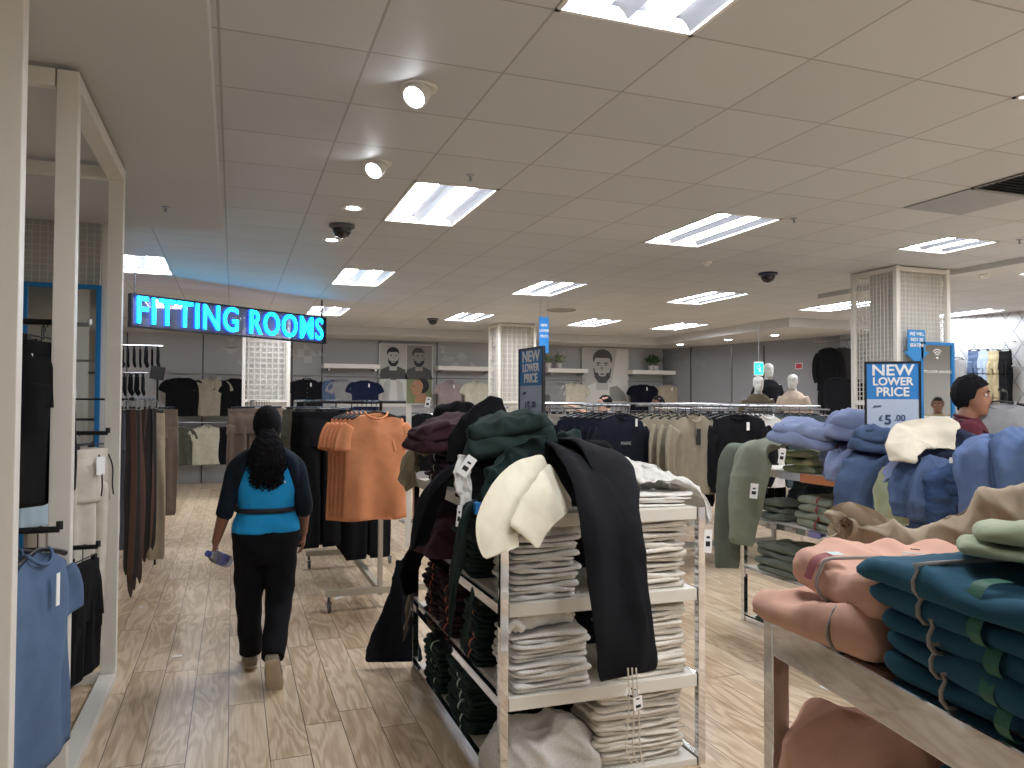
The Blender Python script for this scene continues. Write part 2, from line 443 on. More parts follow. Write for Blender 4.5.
def wallmat(name, c, rough=.6):
    m, n, l, b = nt(name); c1 = lin(c)
    tc = n.new('ShaderNodeTexCoord'); no = n.new('ShaderNodeTexNoise'); no.inputs['Scale'].default_value = 1.3; no.inputs['Detail'].default_value = 5
    mx = n.new('ShaderNodeMix'); mx.data_type = 'RGBA'; mx.inputs[6].default_value = tuple(v*.93 for v in c1[:3])+(1,); mx.inputs[7].default_value = c1
    l.new(tc.outputs['Object'], no.inputs['Vector']); l.new(no.outputs['Fac'], mx.inputs[0]); l.new(mx.outputs[2], b.inputs['Base Color']); b.inputs['Roughness'].default_value = rough
    MATS[name] = m; return m
white_paint = wallmat('white_paint', '#dedad2', .45)
off_white = wallmat('off_white_plaster', '#cbcac7', .6)
grey_wall = wallmat('grey_wall', '#b4b4b5', .5)
dark_wall = wallmat('dark_grey_wall', '#8c8c90', .5)
chrome = mat('chrome', '#dcdde0', .04, 1)
steel = mat('brushed_steel', '#a9aaac', .28, 1)
black_metal = mat('black_metal', '#17171a', .4, .3)
black_plastic = mat('black_plastic', '#111113', .4)
white_plastic = mat('white_plastic', '#e6e4df', .4)
shelf_white = wallmat('shelf_laminate', '#d9d4c8', .4)
paper = mat('paper_tag', '#f2f1ee', .7)
print_black = mat('print_black', '#1b1c20', .7)
fm = floor_mat(); tm = tile_mat()
XA, XB, YA, YB = -3.073, 13.127, -3.334, 16.4
mb = MB(); mb.quad((XA, YA, 0), (XB, YA, 0), (XB, YB, 0), (XA, YB, 0)); mb.span((XA, YA, -.1), (XB, YB, -.002)); mb.struct('floor', fm)
LIGHTS = [(1.127+2.4*m, 5.066+3.6*n, 1.2) for m in range(-2, 5) for n in range(-2, 3) if not (m < 0 and n < 1) and not (m == 2 and n == 0) and not (m >= 3 and n == 2)]+[(5.927, 5.066, .6), (7.727, 12.266, 1.2)]
holes = {}
for x, y, l_ in LIGHTS:
    for k in range(int(round(l_/.6))): holes[(round((x+.073)/.6), round((y-.266)/.6)+k)] = 1
mb = MB()
for i in range(-5, 22):
    for j in range(-6, 25):
        if (i, j) in holes: continue
        x0, y0 = -.073+.6*i, .266+.6*j
        if y0 > 15.1 or x0 > 13.1: continue
        if y0 >= 10.7 and x0 > 8.8: continue
        mb.quad((x0, y0, H), (x0+.6, y0, H), (x0+.6, y0+.6, H), (x0, y0+.6, H))
mb.struct('ceiling', tm)
# dropped edge of the ceiling along the back and right walls
SZ = 2.93
mb = MB(); mb.span((XA, 15.2, SZ), (XB, YB, H+.02)); mb.span((8.927, 10.8, SZ), (XB, 15.3, H+.02)); mb.struct('trim_1', off_white, bevel=.004)
mb = MB(); mb.span((XA, YA, 2.97), (-.1, 6.65, H+.01)); mb.struct('trim_2', off_white, bevel=.004)
mb = MB(); mb.span((7.42, YA, 3.03), (7.9, 8.4, H+.01)); mb.struct('trim_3', off_white, bevel=.004)
mb = MB(); mb.span((XA-.1, YB, 0), (XB+.1, YB+.1, 3.3))
mb.struct('wall_back', grey_wall)
mb = MB()
for px_ in (86, 127, 203, 292, 322, 380, 437, 497, 545, 583, 628, 690):
    x = at(px_, 360, y=YB)[0]; mb.span((x-.012, YB-.006, 0), (x+.012, YB, SZ))
mb.struct('trim_4', mat('joint_dark', '#4a4a4c', .6))
mb = MB(); mb.span((XA-.1, YA, 0), (XA, YB, 3.3)); mb.struct('wall_left', off_white)
mb = MB(); mb.span((XA, YA-.1, 0), (XB, YA, 3.3)); mb.struct('wall_front', off_white)
mb = MB(); mb.span((XB, YA, 0), (XB+.1, YB, 3.3)); mb.struct('wall_far_right', off_white)
# oblique right wall: dark grey panels then the white lattice wall
def owall(a, b, z0, z1, t=.08):
    a = np.array(a); b = np.array(b); d = (b-a)/np.linalg.norm(b-a); n_ = np.array([-d[1], d[0]])*-t
    m_ = MB(); P = [a, b, b-n_, a-n_]
    m_.add([(p[0], p[1], z0) for p in P]+[(p[0], p[1], z1) for p in P], [(0, 1, 2, 3), (4, 7, 6, 5), (0, 4, 5, 1), (1, 5, 6, 2), (2, 6, 7, 3), (3, 7, 4, 0)]); return m_
WR0, WR1, WR2 = (9.8, 16.4), (10.95, 11.8), (12.6, 4.6)
owall(WR0, WR1, 0, 3.2).struct('wall_right', dark_wall)
def lattice_mat():
    m, n, l, b = nt('lattice_wall')
    tc = n.new('ShaderNodeTexCoord'); mp = n.new('ShaderNodeSeparateXYZ'); l.new(tc.outputs['Object'], mp.inputs[0])
    def M(op, a, b_=None):
        q = n.new('ShaderNodeMath'); q.operation = op
        for i, v in enumerate((a, b_)):
            if v is None: continue
            if isinstance(v, (int, float)): q.inputs[i].default_value = v
            else: l.new(v, q.inputs[i])
        return q.outputs[0]
    k = None
    for s in (1, -1):
        f = M('FRACT', M('ADD', M('MULTIPLY', M('ADD', M('MULTIPLY', mp.outputs[1], 1.0), M('MULTIPLY', mp.outputs[2], s*.6)), 4.2), 50))
        q = M('LESS_THAN', M('ABSOLUTE', M('SUBTRACT', f, .5)), .46); k = q if k is None else M('MULTIPLY', k, q)
    mx = n.new('ShaderNodeMix'); mx.data_type = 'RGBA'; mx.inputs[6].default_value = lin('#8f9296'); mx.inputs[7].default_value = lin('#b9bbbd'); l.new(k, mx.inputs[0])
    l.new(mx.outputs[2], b.inputs['Base Color']); b.inputs['Roughness'].default_value = .4
    bp = n.new('ShaderNodeBump'); bp.inputs['Distance'].default_value = .01; l.new(k, bp.inputs['Height']); l.new(bp.outputs[0], b.inputs['Normal'])
    return m
lat = lattice_mat()
owall(WR1, WR2, 0, 3.2).struct('wall_right_front', lat)
# ------------------------------------------------------------------ ceiling fittings
glow = mat('light_diffuser', '#ffffff', .5, emit='#f4f7ff', es=26)
refl = mat('light_reflector', '#4c4d50', .35)
lamp_w = mat('lamp_face', '#ffffff', .5, emit='#f4f8ff', es=14)
def tro(x, y, l_, lab):
    t = thing('ceiling_light', lab, 'ceiling light', (x, y, H), 0, 'recessed fluorescent ceiling lights')
    f = MB(); w = .6
    for a, b in (((0, 0), (w, .018)), ((0, l_-.018), (w, l_)), ((0, 0), (.018, l_)), ((w-.018, 0), (w, l_))): f.span((a[0], a[1], -.006), (b[0], b[1], .05))
    f.build('light_frame', white_plastic, t)
    r = MB(); n = 17
    for k in range(2):
        A = np.zeros((n, 2, 3))
        for i in range(n):
            u = i/(n-1); xx = .018+.282*k+.282*u
            for j, yy in enumerate((.018, l_-.018)): A[i, j] = (xx, yy, .075*math.sin(PI*u)**.6+.005)
        r.grid(A, closed=False)
    r.span((.0, 0, .085), (w, l_, .095)); r.span((.018, .001, .0), (w-.018, .017, .09)); r.span((.018, l_-.017, .0), (w-.018, l_-.001, .09))
    r.build('reflector', refl, t, smooth=50)
    for k in (0, 1):
        d = MB(); xc = .018+.141+.282*k; A = np.zeros((9, 2, 3))
        for i in range(9):
            a = PI*i/8
            for j, yy in enumerate((.05, l_-.05)): A[i, j] = (xc-.052*math.cos(a), yy, .045-.03*math.sin(a))
        d.grid(A, closed=False); d.build('lamp_tube', glow, t, smooth=60)
    return t
names = {}
for i, (x, y, l_) in enumerate(LIGHTS):
    near = {(1.127, 1.466): 'large twin-tube ceiling light at the top edge, nearest the camera', (1.127, 5.066): 'twin-tube recessed ceiling light just right of the tilted spotlights',
            (3.527, 5.066): 'twin-tube recessed ceiling light in the middle of the room, above the long rail', (5.927, 5.066): 'short square twin-tube ceiling light in front of the mesh column',
            (3.527, 1.466): 'twin-tube ceiling light cut off by the right edge, near the black vent', (-1.273, 8.666): 'ceiling light above the left end of the fitting rooms sign'}
    lab = next((v for k, v in near.items() if abs(k[0]-x) < .01 and abs(k[1]-y) < .01), None)
    if not lab:
        row = {-2: 'behind the camera', -1: 'near row overhead', 0: 'second row', 1: 'third row of lights', 2: 'farthest row, near the back wall'}[round((y-5.066)/3.6)]
        colm = {-2: 'far left column', -1: 'left column', 0: 'column beside the spotlights', 1: 'centre column', 2: 'column right of centre', 3: 'column by the mesh pillar', 4: 'far right column'}[min(4, round((x-1.127)/2.4))]
        lab = 'recessed twin-tube ceiling light, %s, %s' % (row, colm)
    tro(x, y, l_, lab)
def spot(x, y, tilt, lab):
    t = thing('ceiling_spotlight', lab, 'spotlight', (x, y, H), 0)
    MB().lathe([(.062, .0), (.064, -.004), (.088, -.006), (.09, 0)], seg=32).build('trim_ring', white_plastic, t, smooth=40)
    b = MB()
    if tilt:
        prof = [(.03, .05), (.055, .03), (.062, -.03), (.06, -.055), (.052, -.055), (.05, -.04)]
        b.lathe(prof, seg=28); o = b.build('lamp_housing', white_plastic, t, smooth=40)
        c = MB().lathe([(.0, -.046), (.049, -.047), (.049, -.043), (0, -.042)], seg=24).build('lamp_face', lamp_w, o)
        o.rotation_euler = (rad(-28), rad(36), 0); o.location = (0, 0, -.02)
    else:
        b.lathe([(.062, .0), (.055, .03), (.05, .035), (.0, .036)], seg=28).build('lamp_housing', white_plastic, t, smooth=40)
        MB().lathe([(.0, -.003), (.05, -.003), (.05, .004), (0, .004)], seg=24).build('lamp_face', lamp_w, t)
spot(.808, 3.56, 1, 'tilted white ceiling spotlight nearest the camera, glowing')
spot(.826, 4.78, 1, 'tilted white ceiling spotlight behind the nearest one')
spot(.846, 5.956, 0, 'flat round ceiling downlight in front of the black camera dome')
spot(.834, 7.2, 0, 'flat round ceiling downlight just behind the black camera dome')
for (a, b), lab in (((792, 333), 'small round downlight in the dropped ceiling near the grey wall corner, nearest of three'), ((768, 340), 'small round downlight in the dropped ceiling, middle of three'), ((720, 344), 'small round downlight in the dropped ceiling, farthest of three')):
    pass
for (x, y), lab in (((9.75, 12.2), 'small round downlight in the dropped ceiling, right one of three'), ((9.55, 13.4), 'small round downlight in the dropped ceiling, middle of three'), ((9.35, 14.9), 'small round downlight in the dropped ceiling, farthest of three')):
    t = thing('downlight', lab, 'downlight', (x, y, SZ-.002))
    MB().lathe([(.07, 0), (.1, -.006), (.105, 0)], seg=28).build('trim_ring', white_plastic, t); MB().lathe([(0, -.004), (.072, -.004), (.072, 0), (0, 0)], seg=24).build('lamp_face', lamp_w, t)
blackgloss = mat('dome_gloss', '#0b0c10', .06, coat=.5)
for (x, y, z), lab, bc in (((.842, 6.563, H), 'black ceiling camera dome between two downlights', black_plastic), ((5.685, 7.228, H), 'dark blue ceiling camera dome hanging left of the mesh column', mat('navy_plastic', '#232c4a', .3)), ((3.305, 13.3, H), 'small dark ceiling camera dome far back beside the centre light', black_plastic)):
    t = thing('security_camera', lab, 'security camera', (x, y, z))
    MB().lathe([(0, 0), (.105, 0), (.108, -.02), (.085, -.035), (0, -.035)], seg=32).build('mount_ring', bc if bc != black_plastic else mat('dome_ring', '#5b5b5e', .4), t, smooth=40)
    MB().lathe([(.08, -.03), (.078, -.06), (.055, -.095), (.02, -.11), (0, -.112)], seg=32).build('dome', blackgloss, t, smooth=60)
for (x, y, z), w in (((-.463, 5.919, 2.97), 'in the smooth white bulkhead'), ((1.44, 4.815, H), 'beside the light near the spotlights'), ((4.2, 5.02, H), 'at the corner of the middle ceiling light'), ((6.62, 4.95, H), 'near the right edge, by the short light'), ((6.35, 8.6, H), 'beside the light left of the mesh column')):
    t = thing('sprinkler', 'small brass sprinkler head '+w, 'sprinkler', (x, y, z))
    MB().lathe([(0, 0), (.028, 0), (.026, -.006), (0, -.006)], seg=16).build('rosette', steel, t)
    q = MB().lathe([(0, 0), (.007, 0), (.006, -.035), (0, -.035)], seg=10); q.lathe([(0, -.035), (.017, -.037), (.017, -.04), (0, -.04)], seg=12)
    for s in (-1, 1): q.tube([(s*.004, 0, -.01), (s*.012, 0, -.02), (s*.004, 0, -.036)], .0016, 6)
    q.build('head', steel, t)
for (x, y), lab in (((4.65, 6.9), 'small white smoke detector on the ceiling left of the camera dome'), ((7.9, 6.16), 'round smoke detector on the ceiling right of the mesh column')):
    z = H if x < 7 else 3.03
    t = thing('smoke_detector', lab, 'smoke detector', (x if x < 7 else 7.7, y, z))
    MB().lathe([(0, 0), (.055, 0), (.055, -.012), (.045, -.02), (0, -.02)], seg=24).build('base', white_plastic, t, smooth=40)
    MB().lathe([(.03, -.018), (.03, -.035), (.022, -.042), (0, -.042)], seg=24).build('sensor', white_plastic, t, smooth=40)
mb = MB(); mb.span((4.735, 3.9, H-.008), (5.31, 4.45, H-.001)); tag(mb.build('access_panel', mat('panel_grey', '#9b9a99', .4)), 'plain grey square access panel in the ceiling by the black vent', 'access panel')
t = thing('air_vent', 'black slatted air vent in the ceiling at the right edge', 'air vent', (4.73, 3.29, H))
MB().span((0, 0, -.004), (.59, .59, -.001)).build('vent_back', black_plastic, t)
q = MB()
for k in range(12): q.box((.295, .03+.048*k, -.008), (.57, .03, .003), tilt=('X', .5))
q.build('slats', mat('vent_slat', '#3a3a3d', .5), t); q = MB()
for a, b in (((0, 0), (.59, .02)), ((0, .57), (.59, .59)), ((0, 0), (.02, .59)), ((.57, 0), (.59, .59))): q.span((a[0], a[1], -.012), (b[0], b[1], 0))
q.build('vent_frame', mat('vent_frame', '#8a8986', .5), t)
t = thing('air_vent', 'round flat ceiling diffuser between the lights far back left of the blue banner', 'air vent', (4.9, 11.3, H))
MB().lathe([(0, -.004), (.2, -.004), (.22, -.012), (.25, 0), (0, 0)], seg=32).build('vent_plate', mat('vent_plate', '#8f8c88', .5), t)
# ------------------------------------------------------------------ mesh-clad columns
mesh_white = mat('mesh_white', '#e3dfd4', .45)
core_m = wallmat('column_core', '#d2cfc8', .6)
def mesh_column(x0, y0, x1, y1, lab, top=H, sp=.05, zlow=0, wire=.0035):
    t = thing('mesh_column', lab, 'column', ((x0+x1)/2, (y0+y1)/2, 0)); o = np.array([(x0+x1)/2, (y0+y1)/2, 0])
    c = MB(); c.span(np.array([x0+.07, y0+.07, 0])-o, np.array([x1-.07, y1-.22, top])-o); c.build('column_core', core_m, t)
    f = MB()
    for x in (x0, x1):
        for y in (y0, y1): f.box((x-o[0]+(.025 if x == x0 else -.025), y-o[1]+(.025 if y == y0 else -.025), top/2), (.05, .05, top-.01))
    for z in (.05, 1.62, top-.035):
        f.box((0, y0-o[1]+.025, z), (x1-x0-.09, .044, .045)); f.box((0, y1-o[1]-.025, z), (x1-x0-.09, .044, .045))
        f.box((x0-o[0]+.025, 0, z), (.044, y1-y0-.09, .045)); f.box((x1-o[0]-.025, 0, z), (.044, y1-y0-.09, .045))
    f.build('column_frame', mesh_white, t, bevel=.003)
    for nm in (0, 1):                                                 # the two faces in view: front and left
        w = MB(); L = (x1-x0) if nm == 0 else (y1-y0)
        def pt(s, z): return (s-L/2, y0-o[1]+.03, z) if nm == 0 else (x0-o[0]+.03, s-L/2, z)
        for k in range(1, int(L/sp)):
            a = pt(k*L/int(L/sp), top/2); w.box(a, (wire*2, wire*2, top-.08))
        for k in range(1, int(top/sp)):
            a = pt(L/2, k*sp); w.box(a, (L-.06, wire*2, wire*2) if nm == 0 else (wire*2, L-.06, wire*2))
        w.build('wire_mesh', mesh_white, t)
    return t
mesh_column(6.6, 6.3, 7.36, 6.95, 'white wire-mesh clad column on the right, behind the price sign')
mesh_column(-1.62, 6.75, -.93, 7.4, 'white wire-mesh clad column at left behind the clothing frames')
mesh_column(.14, 13.5, .9, 14.1, 'white slatted column behind the fitting rooms sign', sp=.09, wire=.006)
mesh_column(4.6, 13.5, 5.35, 14.1, 'white slatted column far back left of the dark price sign', sp=.09, wire=.006)
# ------------------------------------------------------------------ text
def text_mesh(name, s, size, m, parent=None, depth=.002, bold=0, align='CENTER', rot=(PI/2, 0, 0), loc=(0, 0, 0), sx=1.0, space=1.0):
    cu = bpy.data.curves.new(name, 'FONT'); cu.body = s; cu.size = size; cu.extrude = depth; cu.offset = bold; cu.align_x = align; cu.align_y = 'CENTER'; cu.space_character = space; cu.resolution_u = 4
    o = bpy.data.objects.new(name, cu); COL.objects.link(o); bpy.context.view_layer.update()
    me = bpy.data.meshes.new_from_object(o.evaluated_get(bpy.context.evaluated_depsgraph_get()))
    bpy.data.objects.remove(o); bpy.data.curves.remove(cu)
    me.materials.clear(); me.materials.append(m)
    M_ = Matrix.Translation(loc) @ Matrix.Rotation(rot[2], 4, 'Z') @ Matrix.Rotation(rot[1], 4, 'Y') @ Matrix.Rotation(rot[0], 4, 'X') @ Matrix.Scale(sx, 4, (1, 0, 0))
    me.transform(M_); q = bpy.data.objects.new(name, me); link(q, parent); return q
# ------------------------------------------------------------------ fitting rooms sign
cyan = mat('sign_cyan', '#19d8f0', .4, emit='#10cdf2', es=2.6)
blue_edge = mat('sign_letter_side', '#0a3a86', .4, emit='#0a3cd0', es=3.5)
SL = np.array([-1.08, 9.82]); SR = np.array([1.2, 11.5]); sd = (SR-SL)/np.linalg.norm(SR-SL); SLen = float(np.linalg.norm(SR-SL)); sang = math.atan2(sd[1], sd[0])
ztop, zbot = 2.83, 2.46
t = thing('fitting_rooms_sign', 'long hanging sign with glowing cyan letters FITTING ROOMS', 'sign', (SL[0], SL[1], zbot), sang)
hz = ztop-zbot
f = MB()
for z in (0, hz): f.box((SLen/2, 0, z), (SLen+.1, .07, .018))
for x in (-.05, SLen+.05): f.box((x, 0, hz/2), (.018, .07, hz+.018))
f.build('sign_frame', mat('sign_frame', '#22252e', .35, .5), t)
glassm, gn, gl, gb = nt('sign_acrylic'); gb.inputs['Base Color'].default_value = lin('#5d6470'); gb.inputs['Alpha'].default_value = .45; gb.inputs['Roughness'].default_value = .08
MB().span((-.04, .012, .01), (SLen+.04, .02, hz-.01)).build('back_panel', glassm, t)
lets = text_mesh('sign_text', 'FITTING ROOMS', .44, cyan, t, space=1.12, depth=.004, bold=.005, align='CENTER', loc=(SLen/2, -.045, hz/2-.005), sx=1.0)
bb = [v.co.x for v in lets.data.vertices]; k_ = (SLen-.02)/(max(bb)-min(bb)); cx_ = (max(bb)+min(bb))/2
for v in lets.data.vertices: v.co.x = SLen/2+(v.co.x-cx_)*k_
sd2 = text_mesh('sign_text_side', 'FITTING ROOMS', .44, blue_edge, t, space=1.12, depth=.014, bold=.006, align='CENTER', loc=(SLen/2, -.022, hz/2-.005))
for v in sd2.data.vertices: v.co.x = SLen/2+(v.co.x-cx_)*k_
for x in (0.0, SLen): MB().tube([(x, 0, hz), (x, 0, H-zbot)], .012, 8).build('suspension_rod', black_metal, t)
# ================================================================== FIXTURES
rs = random.Random(5)
frame_white = wallmat('frame_white', '#e2ded4', .4)
# --- left clothing frames
FX = -.61
def portal(ys, lab, top, name='clothing_frame', xb=-1.55, lean=0):
    t = thing(name, lab, 'clothing rack', (FX, ys[0], 0)); y0 = ys[0]
    for y in ys: MB().span((-.08, y-y0, 0.0), (0, y-y0+.06, top)).build('post', frame_white, t, bevel=.003)
    for z in ((top-.07, top), (.0, .05)):
        MB().span((-.085, .06, z[0]), (0, ys[-1]-y0, z[1])).build('side_beam', frame_white, t, bevel=.003)
        for y in ys: MB().span((xb-FX, y-y0, z[0]), (-.086, y-y0+.05, z[1])).build('cross_beam', frame_white, t, bevel=.003)
    MB().span((xb-FX-.04, -.02, 0), (xb-FX, ys[-1]-y0+.08, top)).build('back_panel', frame_white, t)
    return t
portal((3.55, 4.95), 'white box-section clothing frame with two slim posts, beyond the nearest post', 2.95)
portal((.9, 2.68), 'nearest white clothing frame whose wide post fills the left picture edge', 2.95)
def arm(name, lab, pts, r=.012, m=None, end=None):
    t = MB()
    t.tube(pts, r, 8)
    if end is not None: t.tube([pts[-1], np.array(pts[-1])+np.array([0, 0, .03])], r, 8)
    return tag(t.build(name, m or black_metal, smooth=40), lab, 'clothes rail')
# --- blue framed mirrors
mirror_m = mat('mirror_glass', '#c9ccca', .03, 1)
blue_fr = mat('mirror_blue', '#1478b8', .4)
def mirror(x0, x1, y, z0, z1, lab):
    t = thing('mirror', lab, 'mirror', ((x0+x1)/2, y, z0)); w = x1-x0; h = z1-z0
    f = MB(); e = .035
    f.span((-w/2, -.02, 0), (-w/2+e, .015, h)); f.span((w/2-e, -.02, 0), (w/2, .015, h)); f.span((-w/2+e, -.02, 0), (w/2-e, .015, e)); f.span((-w/2+e, -.02, h-e), (w/2-e, .015, h))
    f.build('mirror_frame', blue_fr, t, bevel=.002); MB().span((-w/2+e, -.004, e), (w/2-e, .01, h-e)).build('mirror_glass', mirror_m, t); return t
mirror(-1.50, -.97, 6.72, .45, 2.50, 'tall blue-framed mirror on the left mesh column')
t = mirror(6.88, 7.36, 6.27, .6, 2.28, 'tall blue-framed mirror on the right mesh column')
tx = text_mesh('mirror_text', 'YOU LOOK AMAZING', .04, white_plastic, t, .001, loc=(0, -.012, 1.36))
q = MB()
for r_ in (.03, .055, .08):
    q.tube([(r_*math.cos(a), -.01, 1.52+r_*math.sin(a)) for a in np.linspace(PI*.25, PI*.75, 8)], .005, 6)
q.lathe([(0, -.012), (.012, -.012), (.012, -.004), (0, -.004)], c=(0, 0, 1.51), axis='y', seg=12)
q.build('mirror_symbol', white_plastic, t)
# blue arrow sign on column
pa_ = D(913, 364, 8.25)
t = thing('arrow_sign', 'blue arrow-shaped sign pointing down on the right mesh column', 'sign', (pa_[0], 6.25, pa_[2]))
w = .118; h = .36
MB().poly([(-w, h), (-w, .13), (-w-.06, .13), (0, 0), (w+.06, .13), (w, .13), (w, h)], .012).build('arrow_board', mat('arrow_blue', '#2a86c6', .45), t)
for k, s in enumerate(('WE WILL', 'NOT BE', 'BEATEN!')): text_mesh('sign_text', s, .052, white_plastic, t, .001, bold=.001, loc=(0, -.003, .315-.06*k), sx=.95)
# --- gondola display tables
def gondola(name, lab, x0, x1, y0, y1, loc=(0, 0, 0), rz=0, tops=(.03, .40, .78, 1.14), band=None, legh=None, frame_m=None, rail=False):
    """four-shelf table; local frame: x0..x1, y0..y1"""
    t = thing(name, lab, 'display table', loc, rz); fm_ = frame_m or chrome
    for k, z in enumerate(tops):
        o = MB().span((x0+.04, y0+.005, z-.055 if z > .1 else 0), (x1-.04, y1-.005, z)); o.build('shelf', shelf_white, t, bevel=.003)
    th = (legh or tops[-1])
    for x in (x0, x1-.035):
        for y in (y0, y1-.035): MB().span((x, y, 0), (x+.035, y+.035, th)).build('leg', fm_, t, bevel=.002)
    for x in (x0+.01, x1-.035): 
        for z in tops[:-1]: MB().span((x, y0+.035, max(z-.05, 0.0)), (x+.025, y1-.035, max(z-.05, 0)+.04)).build('side_rail', fm_, t)
    return t
gondola('display_table', 'white-shelved chrome-legged display table heaped with clothes in the centre', 1.03, 2.0, 2.98, 4.62)
g2 = gondola('display_table', 'shelved display table piled with green and blue clothes right of centre', 3.57, 4.15, 2.2, 4.86)
mb = MB(); mb.span((3.555, 3.40, 1.085), (3.568, 4.20, 1.14)); mb.build('shelf_edge_strip', mat('orange_wood', '#b5714a', .5), g2)
mb = MB(); mb.span((3.553, 4.20, 1.09), (3.568, 4.40, 1.14)); mb.build('ticket_strip', mat('ticket_grey', '#b9bcc6', .5), g2)
mb = MB(); mb.span((3.553, 4.02, .735), (3.568, 4.12, .775)); mb.build('ticket_strip', mat('ticket_violet', '#7a78a8', .5), g2)
# nearest table, turned a little; local x = inward (away from the aisle), local y = away from the camera
NA = np.array([1.106, 1.427]); NR = rad(-9.5)
t = thing('display_table', 'chrome-framed display table in the near right corner with peach and teal hoodies', 'display table', (NA[0], NA[1], 0), NR)
nt_ = t
for k, z in enumerate((.03, .40, .77)): MB().span((.045, -1.55, max(z-.05, 0)), (.95, -.045, z)).build('shelf', shelf_white, t, bevel=.003)
MB().span((.042, -1.55, 1.10), (.95, -.042, 1.125)).build('shelf', shelf_white, t, bevel=.002)
for x in (0, .955):
    MB().span((x, -1.56, 1.06), (x+.04, -.0405, 1.14)).build('chrome_rail', chrome, t, bevel=.003)
    for y in (-.04, -1.6): MB().span((x, y, 0), (x+.04, y+.04, 1.14)).build('leg', chrome, t, bevel=.003)
for y in (-.04, -1.6): MB().span((.0405, y, 1.06), (.9545, y+.04, 1.14)).build('chrome_rail', chrome, t, bevel=.003)
# --- garment racks (rail runs along Y towards the camera)
rack_w = mat('rack_beige', '#bdb6a6', .4)
def rack(lab, x, y0, y1, z=1.58, loc_group=None, m=None, foot=.42, name='garment_rack', rail_m=None, base=True):
    t = thing(name, lab, 'garment rack', (x, y0, 0)); m = m or steel; L = y1-y0
    MB().tube([(0, -.12, z), (0, L, z)], .0125, 8).build('rail', rail_m or m, t, smooth=40)
    if not base:
        MB().box((0, L-.02, z/2), (.035, .035, z-.01)).build('post', m, t); MB().box((0, L-.02, .012), (.2, .2, .02)).build('foot', m, t)
        return t
    for y in (.12, L-.02):
        MB().box((0, y, z/2+.05), (.035, .035, z-.1)).build('post', m, t)
        f = MB(); f.box((0, y, .14), (foot*2, .045, .05)); f.build('foot', m, t)
        for sx in (-1, 1):
            c = MB(); cx = sx*(foot-.03); c.tube([(cx, y, .14), (cx, y, .075)], .012, 8)
            c.lathe([(0, -.012), (.034, -.012), (.036, 0), (.034, .012), (0, .012)], c=(cx, y-.03, .036), axis='x', seg=18)
            c.box((cx, y-.018, .065), (.034, .045, .012)); c.build('caster', mat('caster_grey', '#55565a', .4), t, smooth=50)
    MB().box((0, L/2, .14), (.045, L-.2, .045)).build('base_beam', m, t)
    return t
# ================================================================== GARMENTS
F = lambda n, c, **k: fabric('fabric_'+n, c, **k)
orange = F('orange', '#dd9469'); navy = F('navy', '#10131f', sheen=.03); black = F('black', '#101114', sheen=.03); khaki = F('khaki', '#8b8270'); white_f = F('white', '#dcdad6')
steelblue = F('steel_blue', '#586d8b'); denim = F('denim', '#566784'); lightblue = F('light_blue', '#8591b2'); midblue = F('mid_blue', '#4c5d7c'); skyblue = F('pale_blue', '#a9bdc9')
cream = F('cream', '#d8cfba'); marl = F('grey_marl', '#dedbd4', c2='#c6c3bc', scale=40); marl2 = F('oat_marl', '#e1dbcf', c2='#cfc8bb', scale=40)
dgreen = F('bottle_green', '#24332f'); dgreen2 = F('deep_green', '#1a2a28'); maroon = F('maroon', '#33212a'); charcoal = F('charcoal', '#15161a', sheen=.04); brown_f = F('brown', '#75655a'); olive = F('olive', '#5a584c'); sage = F('sage', '#848a7a'); sage2 = F('sage_dark', '#6a7166'); palesage = F('pale_sage', '#a5ab8b')
peach = F('peach', '#cfa490'); teal = F('teal', '#265064'); beige = F('beige', '#a3957f'); palegreen = F('pale_green', '#a6b095'); dteal = F('dark_teal', '#3f4b50'); mauve = F('mauve', '#9b8d8d'); greyj = F('grey_jersey', '#8f9091')
zipm = mat('zip_grey', '#8f8a86', .5); redlab = mat('label_red', '#7c2327', .6); greenlab = mat('label_green', '#1c5a44', .6); cordw = mat('cord_cream', '#cfc8b8', .8); cordk = mat('cord_black', '#1b1b1d', .7)
